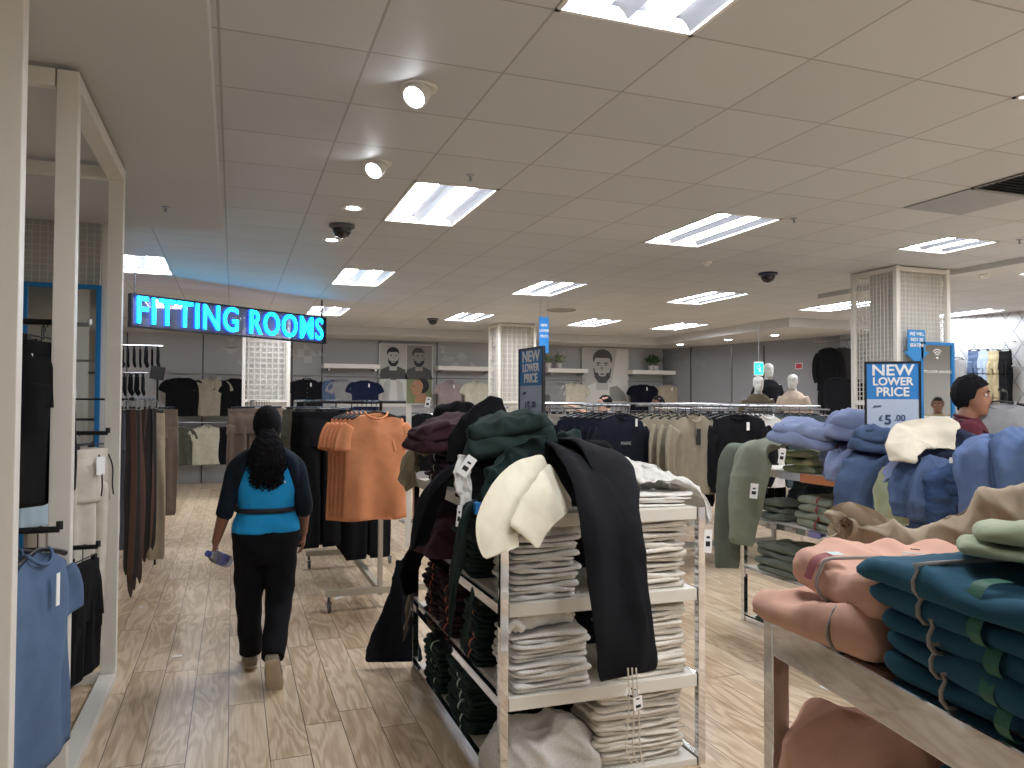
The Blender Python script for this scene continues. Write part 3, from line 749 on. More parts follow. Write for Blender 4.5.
def hang_shirt(name, lab, cat, m, loc, rz, group=None, W=.50, L=.70, sleeve='short', neck='crew', seed=1, thick=.05, trim=None, tagged=False, spread=.11, hook=black_plastic, detail=None, fold=1.0, drop=.05):
    t = thing(name, lab, cat, loc, rz, group)
    shirt(MB(), W, L, sleeve, neck, seed, thick) if 0 else None
    b = MB(); shirt(b, W, L, sleeve, neck, seed, thick, fold=fold, spread=spread, drop=drop); b.build('body', m, t, smooth=180)
    hanger_mb('shirt', W*.82).build('hanger', hook, t, smooth=50)
    front = .075 if neck in ('v', 'shirt') else .045
    c = MB()
    if neck in ('crew', 'v'):
        c.tube(neck_ring(-.085, front), .007, 8, closed=True); c.build('collar', trim or m, t, smooth=180)
    elif neck in ('polo', 'shirt'):
        for sx in (-1, 1):
            P = np.array([[(sx*.005, -.042, -.165), (sx*.045, -.05, -.150)], [(sx*.05, -.045, -.10), (sx*.075, -.052, -.125)], [(sx*.07, 0, -.066), (sx*.10, -.01, -.10)], [(0, .03, -.055), (0, .045, -.09)]], float)
            Q = np.array([[P[i, j] for j in (0, 1)] for i in range(4)]); c.grid(Q, closed=False)
            R2 = Q+np.array([0, .006, -.002]); c.grid(R2[::-1], closed=False)
        c.build('collar', trim or m, t, smooth=60)
        pk = MB(); pk.box((0, -thick/2-.012, -.23 if neck == 'polo' else -.42), (.028, .006, .14 if neck == 'polo' else .52)); pk.build('placket', trim or m, t)
        bt = MB()
        for k in range(3 if neck == 'polo' else 6): bt.lathe([(0, -.004), (.005, -.004), (.005, .0), (0, 0)], c=(0, -thick/2-.014, -.18-.05*k*(1 if neck == 'polo' else 1.8)), axis='y', seg=8)
        bt.build('buttons', paper if m not in (cream, white_f) else zipm, t)
    if tagged: MB().box((.07 if not detail else .05, -thick/2-.02, -.20), (.028, .003, .075)).build('price_tag', paper, t)
    return t
def hang_trousers(name, lab, cat, m, loc, rz, group=None, W=.38, L=1.02, seed=1, thick=.06, leg=.19, **k):
    t = thing(name, lab, cat, loc, rz, group)
    b = MB(); trousers(b, W, L, seed, thick=thick, leg=leg, **k); b.build('legs', m, t, smooth=180)
    w = MB(); n = 40; A = []
    for z, s in ((-.098, .99), (-.106, 1.02), (-.142, 1.03), (-.150, 1.0)): A.append([(W/2*s*np.sign(math.cos(a))*abs(math.cos(a))**.6, (thick*.36)*np.sign(math.sin(a))*abs(math.sin(a))**.85, z) for a in np.arange(n)*2*PI/n])
    w.grid(np.array(A)); w.build('waistband', m, t, smooth=60)
    hanger_mb('clip', W*.9).build('clip_hanger', black_plastic, t, smooth=50)
    return t
def row(proto, n, step, start=1, rzj=.05, group=None, sc=None):
    o = np.array(proto.location); out = []
    for i in range(start, n):
        p = o+np.array(step)*i; out.append(dup(proto, p, proto.rotation_euler[2]+rs.uniform(-rzj, rzj)))
    return out
RZ = 1.58
# ---- orange t-shirts
rack('beige garment rack on casters carrying the orange t-shirts', 1.10, 5.95, 7.75, 1.50, m=rack_w)
p = hang_shirt('hanging_t_shirt', 'orange sports t-shirt on a black hanger, at the front of the orange group', 't-shirt', orange, (.97, 5.56, 1.62), .12, 'orange t-shirts on the rack', W=.45, L=.77, seed=3, thick=.07, spread=.05, drop=.06, fold=1.4)
MB().tube([(1.10, 5.85, 1.60), (.60, 5.62, 1.60)], .01, 8).build('front_arm', black_metal, None) if 0 else None
bm_ = MB(); bm_.tube([(.97, 5.45, 1.605), (.97, 6.1, 1.605)], .010, 8); bm_.tube([(.62, 6.1, 1.605), (1.30, 6.1, 1.605)], .011, 8); bm_.tube([(1.10, 6.1, 1.60), (1.10, 6.1, 1.50)], .012, 8)
tag(bm_.build('rack_arm', black_metal, smooth=40), 'black cross arm on top of the rack of orange t-shirts', 'rack arm')
for i in range(1, 5):
    c = dup(p, (.97-.02*i, 5.56+.09*i, 1.62), .12+rs.uniform(-.08, .08), label='orange sports t-shirt hanging behind the front orange one, sleeve and edge in view', sc=(1.0, 1, 1+.01*i))
# ---- dark trousers below / behind orange
p = hang_trousers('hanging_trousers', 'long black trousers hanging left of the orange t-shirts', 'trousers', black, (.68, 6.42, 1.62), .2, 'black trousers beside the orange t-shirts', L=1.08, W=.32, leg=.16)
row(p, 5, (-.012, .1, 0))
arm('clothes_rail', 'dark rail of black trousers joined to the beige rack', [(.66, 6.3, 1.61), (.66, 7.68, 1.61), (1.10, 7.70, 1.60), (1.10, 7.72, 1.49)])
p = hang_trousers('hanging_trousers', 'black trousers hanging low on the beige rack, legs showing under the orange t-shirts', 'trousers', black, (1.10, 6.65, 1.50), .15, 'black trousers on the beige rack', L=1.12)
row(p, 7, (0, .13, 0))
# ---- racks in the long middle row: arms pointing at the camera
mb = thing('long_rail', 'long chrome rail at head height running across the middle of the shop', 'clothes rail', (3.0, 7.35, 0))
MB().tube([(-.15, 0, 1.60), (2.9, 0, 1.60)], .014, 8).build('rail', steel, mb, smooth=40)
for x in (-.1, 1.25, 2.85): MB().box((x, 0, .80), (.04, .04, 1.59)).build('post', steel, mb)
MB().box((1.25, 0, .06), (3.2, .05, .05)).build('base_beam', steel, mb)
def arms(x, y0, y1, z, lab): return arm('rack_arm', lab, [(x, y0, z), (x, y1, z)], .011, steel)
arms(3.42, 6.3, 7.35, 1.585, 'chrome arm holding the navy sweatshirts, joined to the long rail')
arms(4.07, 6.15, 7.35, 1.585, 'chrome arm holding the khaki shirts, joined to the long rail')
arms(4.50, 6.0, 7.35, 1.585, 'chrome arm holding the black sweatshirts right of the khaki shirts')
arms(4.98, 6.1, 7.35, 1.585, 'chrome arm holding the white t-shirts')
arms(5.5, 6.2, 7.35, 1.585, 'chrome arm holding the dark teal shirts')
p = hang_shirt('hanging_sweatshirt', 'navy crew-neck sweatshirt with small grey chest print, front of its arm', 'sweatshirt', navy, (3.40, 6.42, 1.595), .25, 'navy sweatshirts on the chrome arm', W=.60, L=.68, sleeve='long', seed=5, thick=.08, drop=.09)
text_mesh('chest_print', 'MAINE', .042, greyj, p, .001, loc=(.0, -.062, -.36)); MB().box((.13, -.062, -.17), (.025, .002, .07)).build('size_tag', white_f, p)
base = dup(p, (3.40, 6.53, 1.595), .25, label='plain-looking navy sweatshirt hanging behind the front navy one')
for ch in [q for q in COL.objects if q.parent == base and ('print' in q.name or 'size' in q.name)]: bpy.data.objects.remove(ch)
KIDS.clear()
for i in range(2, 7): dup(base, (3.40-.02*i, 6.42+.11*i, 1.595), .25+rs.uniform(-.05, .05))
p = hang_shirt('hanging_long_sleeve_shirt', 'khaki long-sleeved henley shirt with dark hanging tag, front of its arm', 'shirt', khaki, (4.07, 6.25, 1.595), .12, 'khaki shirts on the chrome arm', W=.50, L=.76, sleeve='long', neck='v', seed=6, thick=.06, drop=.065)
MB().box((.015, -.05, -.30), (.05, .003, .15)).build('swing_tag', print_black, p)
MB().box((.0, -.046, -.23), (.03, .006, .13)).build('placket', khaki, p)
b2_ = dup(p, (4.05, 6.36, 1.595), .1, label='khaki long-sleeved shirt hanging behind the front khaki one')
for ch in [q for q in COL.objects if q.parent == b2_ and ('tag' in q.name)]: bpy.data.objects.remove(ch)
KIDS.clear()
for i in range(2, 8): dup(b2_, (4.07-.028*i, 6.25+.11*i, 1.595), .12+rs.uniform(-.05, .05))
p = hang_shirt('hanging_sweatshirt', 'black zipped sweatshirt with white price tag, front of its arm', 'sweatshirt', black, (4.50, 6.15, 1.595), -.4, 'black sweatshirts right of the khaki shirts', W=.52, L=.74, sleeve='long', seed=7, thick=.08, tagged=True, drop=.07)
for i in range(1, 6): dup(p, (4.50-.02*i, 6.15+.13*i, 1.595), -.4+rs.uniform(-.08, .08), label='black sweatshirt with white price tag hanging behind the front black one')
p = hang_shirt('hanging_t_shirt', 'white t-shirt on the arm right of the black sweatshirts', 't-shirt', white_f, (4.90, 6.25, 1.595), .2, 'white t-shirts', W=.50, L=.72, seed=8, thick=.06)
row(p, 6, (.03, .11, 0))
p = hang_shirt('hanging_shirt', 'dark teal shirt on the arm right of the white t-shirts', 'shirt', dteal, (5.5, 6.35, 1.595), -.1, 'dark teal shirts', W=.54, L=.74, sleeve='short', seed=9, thick=.07)
row(p, 5, (0, .15, 0))
p = hang_trousers('hanging_trousers', 'pale grey trousers hanging left of the navy sweatshirts', 'trousers', F('stone_grey', '#8d877d'), (2.95, 7.25, 1.59), .3, 'pale grey trousers in the middle row', L=.98)
row(p, 4, (.09, .03, 0))
p = hang_trousers('hanging_trousers', 'black trousers along the long rail behind the front arms', 'trousers', black, (3.62, 7.35, 1.60), PI/2, 'black trousers along the long rail', L=1.0)
row(p, 15, (.16, 0, 0))
# ---- left: belts
arm('clothes_rail', 'dark rail of belts running back from the left bay', [(-.56, 5.06, 1.615), (-.56, 6.5, 1.615), (-1.35, 6.5, 1.615), (-1.35, 6.5, .01)])
def belt(lab, m, loc, rz, L=1.08, group='belts on the rack', w=.034):
    t = thing('belt', lab, 'belt', loc, rz, group)
    s = MB(); n = 26; A = np.zeros((n, 4, 3)); sw = rs.uniform(-.02, .02)
    for i in range(n):
        v = i/(n-1); x = sw*math.sin(v*3); y = .012*math.sin(v*5+sw*60)
        e = w/2*(1 if v < .95 else (1-v)/.05*.8+.2)
        for j, (a, b) in enumerate(((-e, 0), (e, 0), (e, .004), (-e, .004))): A[i, j] = (x+a, y+b, -.05-v*L)
    s.grid(A); s.build('strap', m, t, smooth=60)
    bk = MB(); P = [(-.024, 0, -.01), (.024, 0, -.01), (.024, 0, -.062), (-.024, 0, -.062)]
    for a, b in zip(P, P[1:]+P[:1]): bk.tube([a, b], .003, 6)
    bk.tube([(0, 0, .012), (0, .0, -.05)], .0022, 6); bk.build('buckle', steel, t)
    return t
leather = [mat('leather_black', '#1a1716', .45), mat('leather_brown', '#33211a', .45), mat('leather_tan', '#4c3022', .45), mat('leather_dark', '#2c1e1a', .45)]
bl = ['black leather belt hanging in the row left of the aisle', 'chestnut brown leather belt hanging in the belt row', 'lighter tan leather belt in the belt row', 'very dark brown belt hanging in the belt row']
protos = [belt(bl[k], leather[k], (-.56+.02*(k-1.5), 5.15+.1*k, 1.615), .3*k, L=(1.0, 1.16, 1.05, .96)[k], group=('black belts', 'chestnut belts', 'tan belts', 'dark brown belts')[k]) for k in range(4)]
for i in range(32):
    k = rs.choice((0, 0, 1, 3, 3, 2)); y = 5.12+.034*i
    dup(protos[k], (-.56+rs.uniform(-.03, .03), y, 1.615), rs.uniform(-.9, .9), sc=(1, 1, rs.uniform(.92, 1.04)))
# belts' neighbours: trousers further back on the left
for (x, y, m, lab, L, n) in ((-.70, 6.75, F('grey_denim', '#5c6069'), 'grey blue denim jeans hanging behind the belts', 1.05, 3), (-.66, 7.15, beige, 'beige trousers hanging behind the grey blue jeans', 1.22, 3)):
    p = hang_trousers('hanging_trousers', lab, 'trousers', m, (x, y, 1.60), .3, lab.split(' hanging')[0], L=L, W=.24, leg=.13, seed=int(y*10)); row(p, n, (-.03, .12, 0))
p = hang_trousers('hanging_trousers', 'brown tailored trousers on the left rail beyond the belts', 'trousers', brown_f, (-.72, 8.35, 1.62), .35, 'brown trousers on the left rail', L=1.04, W=.42, seed=31); row(p, 7, (-.05, .12, 0))
p = hang_trousers('hanging_trousers', 'black trousers at the far end of the left rail', 'trousers', black, (-.95, 9.3, 1.62), .3, 'black trousers at the far end of the left rail', L=1.0, W=.40, seed=33); row(p, 4, (-.05, .14, 0))
rack('chrome rail of brown and black trousers left of the aisle', -.95, 8.3, 10.1, 1.615, foot=.2, base=False)
# ---- behind the woman
rack('chrome rail of brown trousers in front of the slatted column', .23, 9.45, 10.9, 1.615, foot=.3, base=False)
p = hang_trousers('hanging_trousers', 'dusty brown trousers hanging left of the woman head', 'trousers', brown_f, (.16, 9.3, 1.62), .35, 'dusty brown trousers behind the woman', L=1.12, W=.44, seed=35, leg=.22); row(p, 8, (.035, .14, 0))
rack('chrome rail of olive trousers to the right of the slatted column', .72, 8.55, 9.9, 1.615, foot=.3, base=False)
p = hang_trousers('hanging_trousers', 'dark olive cargo trousers hanging right of the woman head', 'trousers', olive, (.70, 8.4, 1.62), .05, 'dark olive trousers behind the woman', L=1.05, W=.42, seed=37, leg=.21); row(p, 8, (.015, .14, 0))
p = hang_trousers('hanging_trousers', 'near-black trousers between the olive trousers and the orange t-shirts', 'trousers', black, (.98, 8.0, 1.62), .1, 'near-black trousers by the olive ones', L=1.05, W=.40, seed=39); row(p, 6, (.02, .14, 0))
rack('chrome rail of near-black trousers left of the four-panel poster', 1.0, 8.1, 9.2, 1.615, foot=.25, base=False)
# ================================================================== FOLDED STACKS AND HEAPS
def stack(m, c, n, h, w=.34, d=.27, rz=0, seed=1, top='', rest='', name='folded_jumper', cat='jumper', group=None, layers=2, amp=.005, jit=.012, part=None, mats=None):
    """n folded garments one above another, front fold at local -Y"""
    pr = []
    out = []
    for k in range(n):
        lab = top if k == n-1 else rest
        x = c[0]+rs.uniform(-jit, jit); y = c[1]+rs.uniform(-jit, jit); z = c[2]+k*h
        if k < 3 or part:
            mm = mats[k % len(mats)] if mats else m
            o = folded(w, d, h*1.04, layers, seed*13+k, amp).build(name, mm, smooth=180)
            o.location = (x, y, z); o.rotation_euler = (0, 0, rz+rs.uniform(-.04, .04)); tag(o, lab, cat, group)
            if part: part(o, w, d, h, k)
            pr.append(o)
        else:
            o = pr[k % 3].copy(); COL.objects.link(o); o.location = (x, y, z); o.rotation_euler = (0, 0, rz+rs.uniform(-.05, .05)); o['label'] = lab
            if group: o['group'] = group
        out.append(o)
    if n == 1 and 'group' in out[-1]: del out[-1]['group']
    return out
def strip(mb, path, wdir, w, mi=0, lift=0):
    P = spline(path, 24); wd = np.array(wdir, float)*w/2
    A = np.stack([P-wd, P+wd], 1); mb.grid(A, closed=False, mi=mi); return mb
def over(d, h, y1=.6, r=.5, e=.004):
    """path lying on top of a folded garment and round its front fold"""
    return [(0, d*y1-d/2, h+e), (0, -d/2+h*.45, h+e), (0, -d/2+h*.1, h*.86+e), (0, -d/2-e, h*.5), (0, -d/2+h*.1, h*.14-e*.5), (0, -d/2+h*.4, .001)]
def zip_part(off=-.02, lab=None, laboff=.12, tagx=None):
    def f(o, w, d, h, k):
        P = [(x+off+.03*math.sin(k*2.1), y, z) for x, y, z in over(d, h*1.04, .95, e=.009)]
        q = MB(); q.tube(spline(P, 26), .0035, 6); q.build('zip', zipm, o, smooth=180)
        if lab:
            P = [(x+laboff+.015*math.sin(k*1.3), y, z) for x, y, z in over(d, h*1.04, .16, e=.006)]
            strip(MB(), P, (1, 0, 0), .026).build('size_strip', lab, o)
    return f
def lump(name, lab, cat, m, p, w, d, h, rz=0, seed=1, amp=.03, sc=1.0, tilt=(0, 0)):
    o = MB().grid(heap(w, d, h, seed, amp, sc)).build(name, m, smooth=180); o.location = tuple(float(v) for v in p); o.rotation_euler = (tilt[0], tilt[1], rz); return tag(o, lab, cat)
def cloth(name, lab, cat, m, path, wdir, w, th, seed=1, fold=.012, crumple=.006, sc=1.0, n=70, k=(25, 60), legs=None, tagp=None, **kw):
    th = np.array(th)*.58 if np.ndim(th) else th*.58; fold *= 1.8; crumple = max(0, crumple*1.5+.007)
    legs = [tuple(list(L[:-1])+[np.array(L[-1])*.58]) for L in (legs or [])]
    b = MB(); b.grid(drape(path, wdir, w, th, seed, fold, n=n, crumple=crumple, sc=sc, k=k, **kw))
    for L in (legs or []): b.grid(drape(L[0], L[1] if len(L) > 3 else wdir, L[-2] if len(L) > 3 else L[1], L[-1] if len(L) > 3 else L[2], seed+7, fold, n=n, crumple=crumple, sc=sc, k=k, **kw))
    o = b.build(name, m, smooth=180); tag(o, lab, cat)
    return o
def price_tag(o, p, size=(.045, .07), rz=0, tilt=0, cord=None):
    """paper ticket on o at world point p"""
    b = MB(); b.box((0, 0, 0), (size[0], .0012, size[1])); b.box((0, -.0011, -.012), (size[0]*.55, .0006, size[1]*.22), 1); b.box((0, -.0011, .016), (size[0]*.4, .0006, size[1]*.10), 1)
    q = b.build('price_tag', [paper, print_black], o)
    M_ = Matrix.Translation(Vector([float(v) for v in p])) @ Matrix.Rotation(rz, 4, 'Z') @ Matrix.Rotation(tilt, 4, 'Y')
    q.matrix_parent_inverse = Matrix.Identity(4); bpy.context.view_layer.update() if False else None
    W_ = Matrix.Translation(o.location) @ o.rotation_euler.to_matrix().to_4x4() if o.location.length or any(o.rotation_euler) else Matrix.Identity(4)
    L_ = W_.inverted() @ M_; q.location = L_.to_translation(); q.rotation_euler = L_.to_euler()
    return q
TZ = (.031, .401, .781, 1.141)
# ---- centre table, front face
S = stack
G = 'grey joggers folded on the centre table'
S(marl, (1.245, 3.14, TZ[2]), 6, .043, .33, .26, 0, 3, 'grey marl joggers folded on the second shelf front left, topmost of its stack', 'grey marl joggers in the second-shelf left stack, under its top pair', 'folded_joggers', 'joggers', 'second-shelf left stack of joggers', amp=.008)
S(marl2, (1.74, 3.14, TZ[2]), 7, .045, .37, .26, 0, 4, 'oatmeal joggers folded on the second shelf front right, topmost of its stack', 'oatmeal joggers in the second-shelf right stack, under its top pair', 'folded_joggers', 'joggers', 'second-shelf right stack of joggers', amp=.009)
S(marl, (1.27, 3.14, TZ[1]), 6, .040, .37, .26, 0, 5, 'grey marl joggers folded on the third shelf front left, under the rolled pair', 'grey marl joggers in the third-shelf left stack', 'folded_joggers', 'joggers', 'third-shelf left stack of joggers', amp=.008)
S(marl2, (1.75, 3.14, TZ[1]), 7, .043, .36, .26, 0, 6, 'oatmeal joggers folded on the third shelf front right, topmost of its stack', 'oatmeal joggers in the third-shelf right stack', 'folded_joggers', 'joggers', 'third-shelf right stack of joggers', amp=.009)
S(marl2, (1.70, 3.16, TZ[0]), 7, .042, .44, .28, 0, 7, 'oatmeal joggers on the bottom shelf front right, topmost of its stack', 'oatmeal joggers in the bottom-shelf right stack', 'folded_joggers', 'joggers', 'bottom-shelf right stack of joggers', amp=.011)
lump('crumpled_joggers', 'rumpled grey marl joggers flopped over the second-shelf left stack', 'joggers', marl, (1.26, 3.15, 1.035), .34, .24, .075, .1, 12, .02, 1.2)
lump('crumpled_joggers', 'rumpled grey sweatshirt heaped on the bottom shelf front left', 'sweatshirt', marl, (1.27, 3.17, TZ[0]), .46, .34, .22, .15, 14, .035, .8)
# rolled pair at the corner of the third shelf
b = MB(); A = drape([(1.09, 3.06, .68), (1.22, 3.09, .70), (1.40, 3.12, .685)], (0, 1, 0), [.10, .115, .10], [.085, .09, .08], 5, .008, n=50, crumple=.014, sc=1.3); b.grid(A)
b.grid(drape([(1.07, 3.03, .66), (1.10, 3.02, .70), (1.14, 3.03, .665)], (0, 1, 0), .06, .04, 6, .004, n=24, crumple=.006))
tag(b.build('rolled_joggers', marl, smooth=180), 'loosely rolled grey joggers at the left corner of the third shelf', 'joggers')
# top, right side
S(F('ivory', '#e0dcd2'), (1.79, 3.17, TZ[3]), 2, .028, .36, .30, 0, 9, 'ivory folded sweatshirt under the rumpled joggers at the right front of the table top', 'ivory folded sweatshirt lying directly on the table top at right', 'folded_sweatshirt', 'sweatshirt', None, amp=.006)
o = cloth('crumpled_joggers', 'pale grey marl joggers rumpled on the table top with one leg over the right edge', 'joggers', marl, [(1.60, 3.42, 1.27), (1.72, 3.25, 1.285), (1.86, 3.2, 1.26), (1.97, 3.16, 1.22), (2.045, 3.12, 1.14), (2.06, 3.10, 1.04)], (.15, 1, .1), [.26, .30, .26, .2, .17, .15], [.12, .12, .09, .07, .06, .05], 21, .016, .016, 1.1)
price_tag(o, D(708, 541, 3.33), (.035, .10), -.3, .05)
lump('crumpled_joggers', 'pale grey joggers heap behind the black draped trousers on the table top', 'joggers', marl, (1.66, 3.40, TZ[3]+.0), .40, .36, .22, .3, 23, .03)
# black trousers hanging down the front of the table
o = cloth('draped_trousers', 'long black trousers draped over the front edge of the centre table', 'trousers', charcoal, [D(548, 452, 3.75), D(575, 452, 3.45), D(592, 475, 3.18), D(604, 520, 3.02), D(612, 580, 2.99), D(622, 640, 2.98), D(626, 676, 2.985)], [(1, -.2, -.3), (1, -.1, -.3), (1, 0, -.15), (1, 0, 0), (1, 0, 0), (1, 0, 0), (1, 0, 0)], [.30, .30, .26, .21, .21, .225, .235], [.07, .06, .05, .04, .04, .035, .03], 31, .009, -.001, .8, n=110, k=(20, 48), sq=.45,
          legs=[([D(560, 448, 3.7), D(600, 450, 3.4), D(618, 480, 3.2), D(624, 520, 3.06), D(630, 580, 3.03), D(640, 655, 3.02), D(641, 672, 3.02)], [.26, .26, .24, .16, .17, .16, .155], [.06, .06, .05, .035, .03, .03, .03])])
o2 = price_tag(o, D(632, 693, 2.96), (.06, .035), 0, .35); price_tag(o, D(638, 703, 2.95), (.04, .05), .1, -.1)
c_ = MB()
for k in range(3): c_.tube(spline([D(628+4*k, 668, 2.96), D(629+5*k, 710, 2.955), D(626+7*k, 750, 2.95), D(632+6*k, 764, 2.95)], 14), .0035, 6)
tag(c_.build('drawcords', cordw, smooth=40), 'cream drawcords dangling in front of the lowest right stack', 'drawcord')
lump('crumpled_trousers', 'charcoal trousers bunched behind the cream shorts on the table top', 'trousers', charcoal, (1.43, 3.36, 1.15), .58, .46, .27, .2, 33, .04, .7)
lump('crumpled_trousers', 'black jersey bunched at the back right of the table-top heap', 'jersey top', black, (1.70, 3.75, 1.142), .55, .5, .24, .5, 35, .05, .7)
# cream shorts over the left front corner
cream2 = F('cream_shorts', '#ddd6bf')
o = cloth('draped_shorts', 'cream shorts hanging over the left front corner of the centre table', 'shorts', cream2, [D(552, 478, 3.3), D(530, 488, 3.12), D(510, 505, 3.0), D(497, 530, 2.93), D(503, 553, 2.92)], [(.55, .1, -.75), (.6, 0, -.7), (.7, 0, -.6), (.8, 0, -.6), (.85, 0, -.5)], [.22, .24, .23, .20, .16], [.03, .026, .02, .015, .013], 41, .006, -.001, .7, n=70, k=(18, 45), sq=.38,
          legs=[([D(560, 482, 3.32), D(552, 495, 3.12), D(535, 515, 3.02), D(524, 538, 2.96)], [.19, .20, .18, .16], [.026, .022, .018, .013])])
# dark green hoodies
def hoodie_fold(lab, m, p, rz, tilt, w, d, h, seed, dome=.03, name='folded_hoodie', cat='hoodie', amp=.012):
    amp = amp*1.9; b = MB(); b.grid(slab(w, d, h*.6, seed, rc=.06, n=120, amp=amp, dome=dome, sc=.75)); A = slab(w*.94, d*.9, h*.55, seed+3, rc=.06, n=120, amp=amp, dome=dome, sc=.75); A[..., 2] += h*.5; A[..., 0] += .01; b.grid(A)
    o = b.build(name, m, smooth=180); o.location = tuple(float(v) for v in p); o.rotation_euler = (tilt[0], tilt[1], rz); return tag(o, lab, cat)
hoodie_fold('bottle green hoodie folded on top of the dark heap', dgreen, D(512, 455, 3.6), -.35, (rad(-6), rad(-10)), .44, .36, .15, 51, dome=.07, amp=.02)
o = cloth('draped_hoodie', 'bottle green hoodie sleeve and body spilling down under the folded green hoodie', 'hoodie', dgreen2, [D(575, 446, 3.7), D(540, 458, 3.5), D(505, 475, 3.4), D(485, 497, 3.3), D(478, 512, 3.25)], (.3, -.4, .8), [.18, .26, .30, .26, .2], [.10, .12, .11, .09, .06], 53, .012, .02, .8)
o = cloth('crumpled_hoodie', 'black peaked hood rising behind the green hoodie at the top of the heap', 'hoodie', black, [D(480, 470, 3.78), D(484, 446, 3.8), D(490, 420, 3.82), D(496, 397, 3.84)], (1, -.3, 0), [.34, .36, .27, .07], [.22, .2, .14, .05], 56, .008, .004, .6)
lump('crumpled_hoodie', 'black hoodie under the green ones on the table top left side', 'hoodie', black, (1.26, 3.55, 1.142), .44, .5, .22, 0, 57, .04, .7)
lump('crumpled_hoodie', 'dark green hoodie at the back of the table top', 'hoodie', dgreen, (1.35, 4.05, 1.142), .5, .45, .28, 0, 59, .045, .7)
o = cloth('knotted_scarf', 'pale grey marl garment poking out at the left of the heap above the table edge', 'sweatshirt', marl, [D(466, 455, 3.5), D(461, 470, 3.42), D(465, 490, 3.38), D(463, 510, 3.34)], (.7, -.5, .1), [.09, .10, .08, .07], [.06, .07, .06, .05], 61, .008, .02, 1.4)
price_tag(o, D(467, 466, 3.28), (.045, .09), -.2, .6); price_tag(o, D(459, 516, 3.27), (.02, .09), -.2, .1)
tag(MB().box(D(480, 508, 3.2), (.05, .03, .05)).build('ticket_holder', mat('ticket_blue', '#1d72b8', .4), bevel=.004), 'small blue shelf ticket at the left front of the table top', 'ticket')
# left side of the centre table
def leg_down(lab, m, pts, w, th, seed, name='hanging_leg', cat='trousers', wd=(.35, .9, 0), fold=.012, crm=.006, **k):
    return cloth(name, lab, cat, m, pts, wd, w, th, seed, fold, crm, .9, **k)
blacknavy = F('black_navy', '#1b1e26')
leg_down('dark navy trousers hanging down over the left side of the centre table', blacknavy, [D(478, 455, 3.7), D(455, 468, 3.75), D(435, 490, 3.85), D(425, 520, 3.95), D(419, 546, 4.0)], [.2, .2, .17, .15, .14], [.08, .07, .06, .05, .04], 71, name='draped_trousers')
leg_down('dark green jogger legs hanging down the left side of the centre table', dgreen2, [D(476, 500, 3.3), D(464, 520, 3.28), D(458, 560, 3.3), D(452, 600, 3.35), D(449, 634, 3.4)], [.19, .19, .18, .16, .13], [.08, .07, .06, .05, .04], 73, name='draped_joggers', cat='joggers')
leg_down('narrow dark green sleeve hanging beside the jogger legs', dgreen, [D(470, 590, 3.2), D(464, 620, 3.25), D(458, 645, 3.3)], [.07, .07, .06], [.04, .04, .03], 75, name='draped_sleeve', cat='sweatshirt')
leg_down('black garment fallen from the table rear corner to the floor', F('slate_black', '#23262d'), [D(402, 560, 4.75), D(398, 600, 4.75), D(395, 635, 4.72), D(394, 662, 4.66)], [.08, .12, .26, .36], [.05, .06, .08, .07], 77, name='fallen_trousers', wd=(1, -.2, 0))
leg_down('grey brown sock-like sleeve beside the fallen black garment', F('taupe', '#6e665a'), [D(412, 560, 4.5), D(411, 590, 4.5), D(407, 620, 4.5), D(404, 640, 4.5)], [.1, .1, .09, .07], [.05, .05, .05, .04], 79, name='draped_sleeve', cat='sweatshirt')
maroonl = 'maroon jogging bottoms'
striped = [maroon]
def side_label(col):
    def f(o, w, d, h, k):
        P = over(d, h*1.04, .15, e=.006); strip(MB(), [(x+.05, y, z) for x, y, z in P], (1, 0, 0), .02).build('size_strip', col, o)
    return f
orange_lab = mat('label_orange', '#b0582e', .6); mint_lab = mat('label_mint', '#a9c9b4', .6)
RL = -PI/2    # front fold facing the aisle on the left
S(dgreen, (1.20, 3.62, TZ[2]), 5, .045, .34, .28, RL, 81, 'dark green joggers topmost in the second-shelf stack on the aisle side', 'dark green joggers in the second-shelf aisle-side stack', 'folded_joggers', 'joggers', 'dark green second-shelf stack')
S(maroon, (1.21, 4.30, TZ[1]), 6, .05, .30, .30, RL, 83, 'maroon joggers with orange size strip, topmost of its third-shelf stack', 'maroon joggers with orange size strip in the third-shelf stack', 'folded_joggers', 'joggers', 'maroon third-shelf stack', part=side_label(orange_lab))
S(maroon, (1.21, 3.95, TZ[1]), 5, .05, .28, .30, RL, 84, 'maroon joggers topmost in the nearer maroon stack on the third shelf', 'maroon joggers in the nearer third-shelf stack', 'folded_joggers', 'joggers', 'nearer maroon stack', part=side_label(orange_lab))
S(dgreen2, (1.21, 3.52, TZ[1]), 5, .05, .32, .30, RL, 85, 'dark green joggers with orange strip, topmost of the third-shelf stack', 'dark green joggers with orange size strip in the third-shelf stack', 'folded_joggers', 'joggers', 'dark green third-shelf stack', part=side_label(orange_lab))
S(dgreen, (1.22, 3.72, TZ[0]), 5, .055, .42, .32, RL, 86, 'dark green hoodie with mint size strip, topmost on the bottom shelf', 'dark green hoodie with mint size strip on the bottom shelf', 'folded_hoodie', 'hoodie', 'dark green bottom-shelf stack', part=side_label(mint_lab), amp=.01)
S(dgreen, (1.22, 4.25, TZ[0]), 4, .06, .38, .32, RL, 87, 'dark green hoodie at the far end of the bottom shelf, topmost there', 'dark green hoodie in the far bottom-shelf stack', 'folded_hoodie', 'hoodie', 'far dark green bottom-shelf stack', part=side_label(mint_lab), amp=.01)
lump('crumpled_joggers', 'maroon joggers slumped on the second shelf at the far left end', 'joggers', maroon, (1.24, 4.28, TZ[2]), .42, .5, .24, 0, 88, .04, .8)
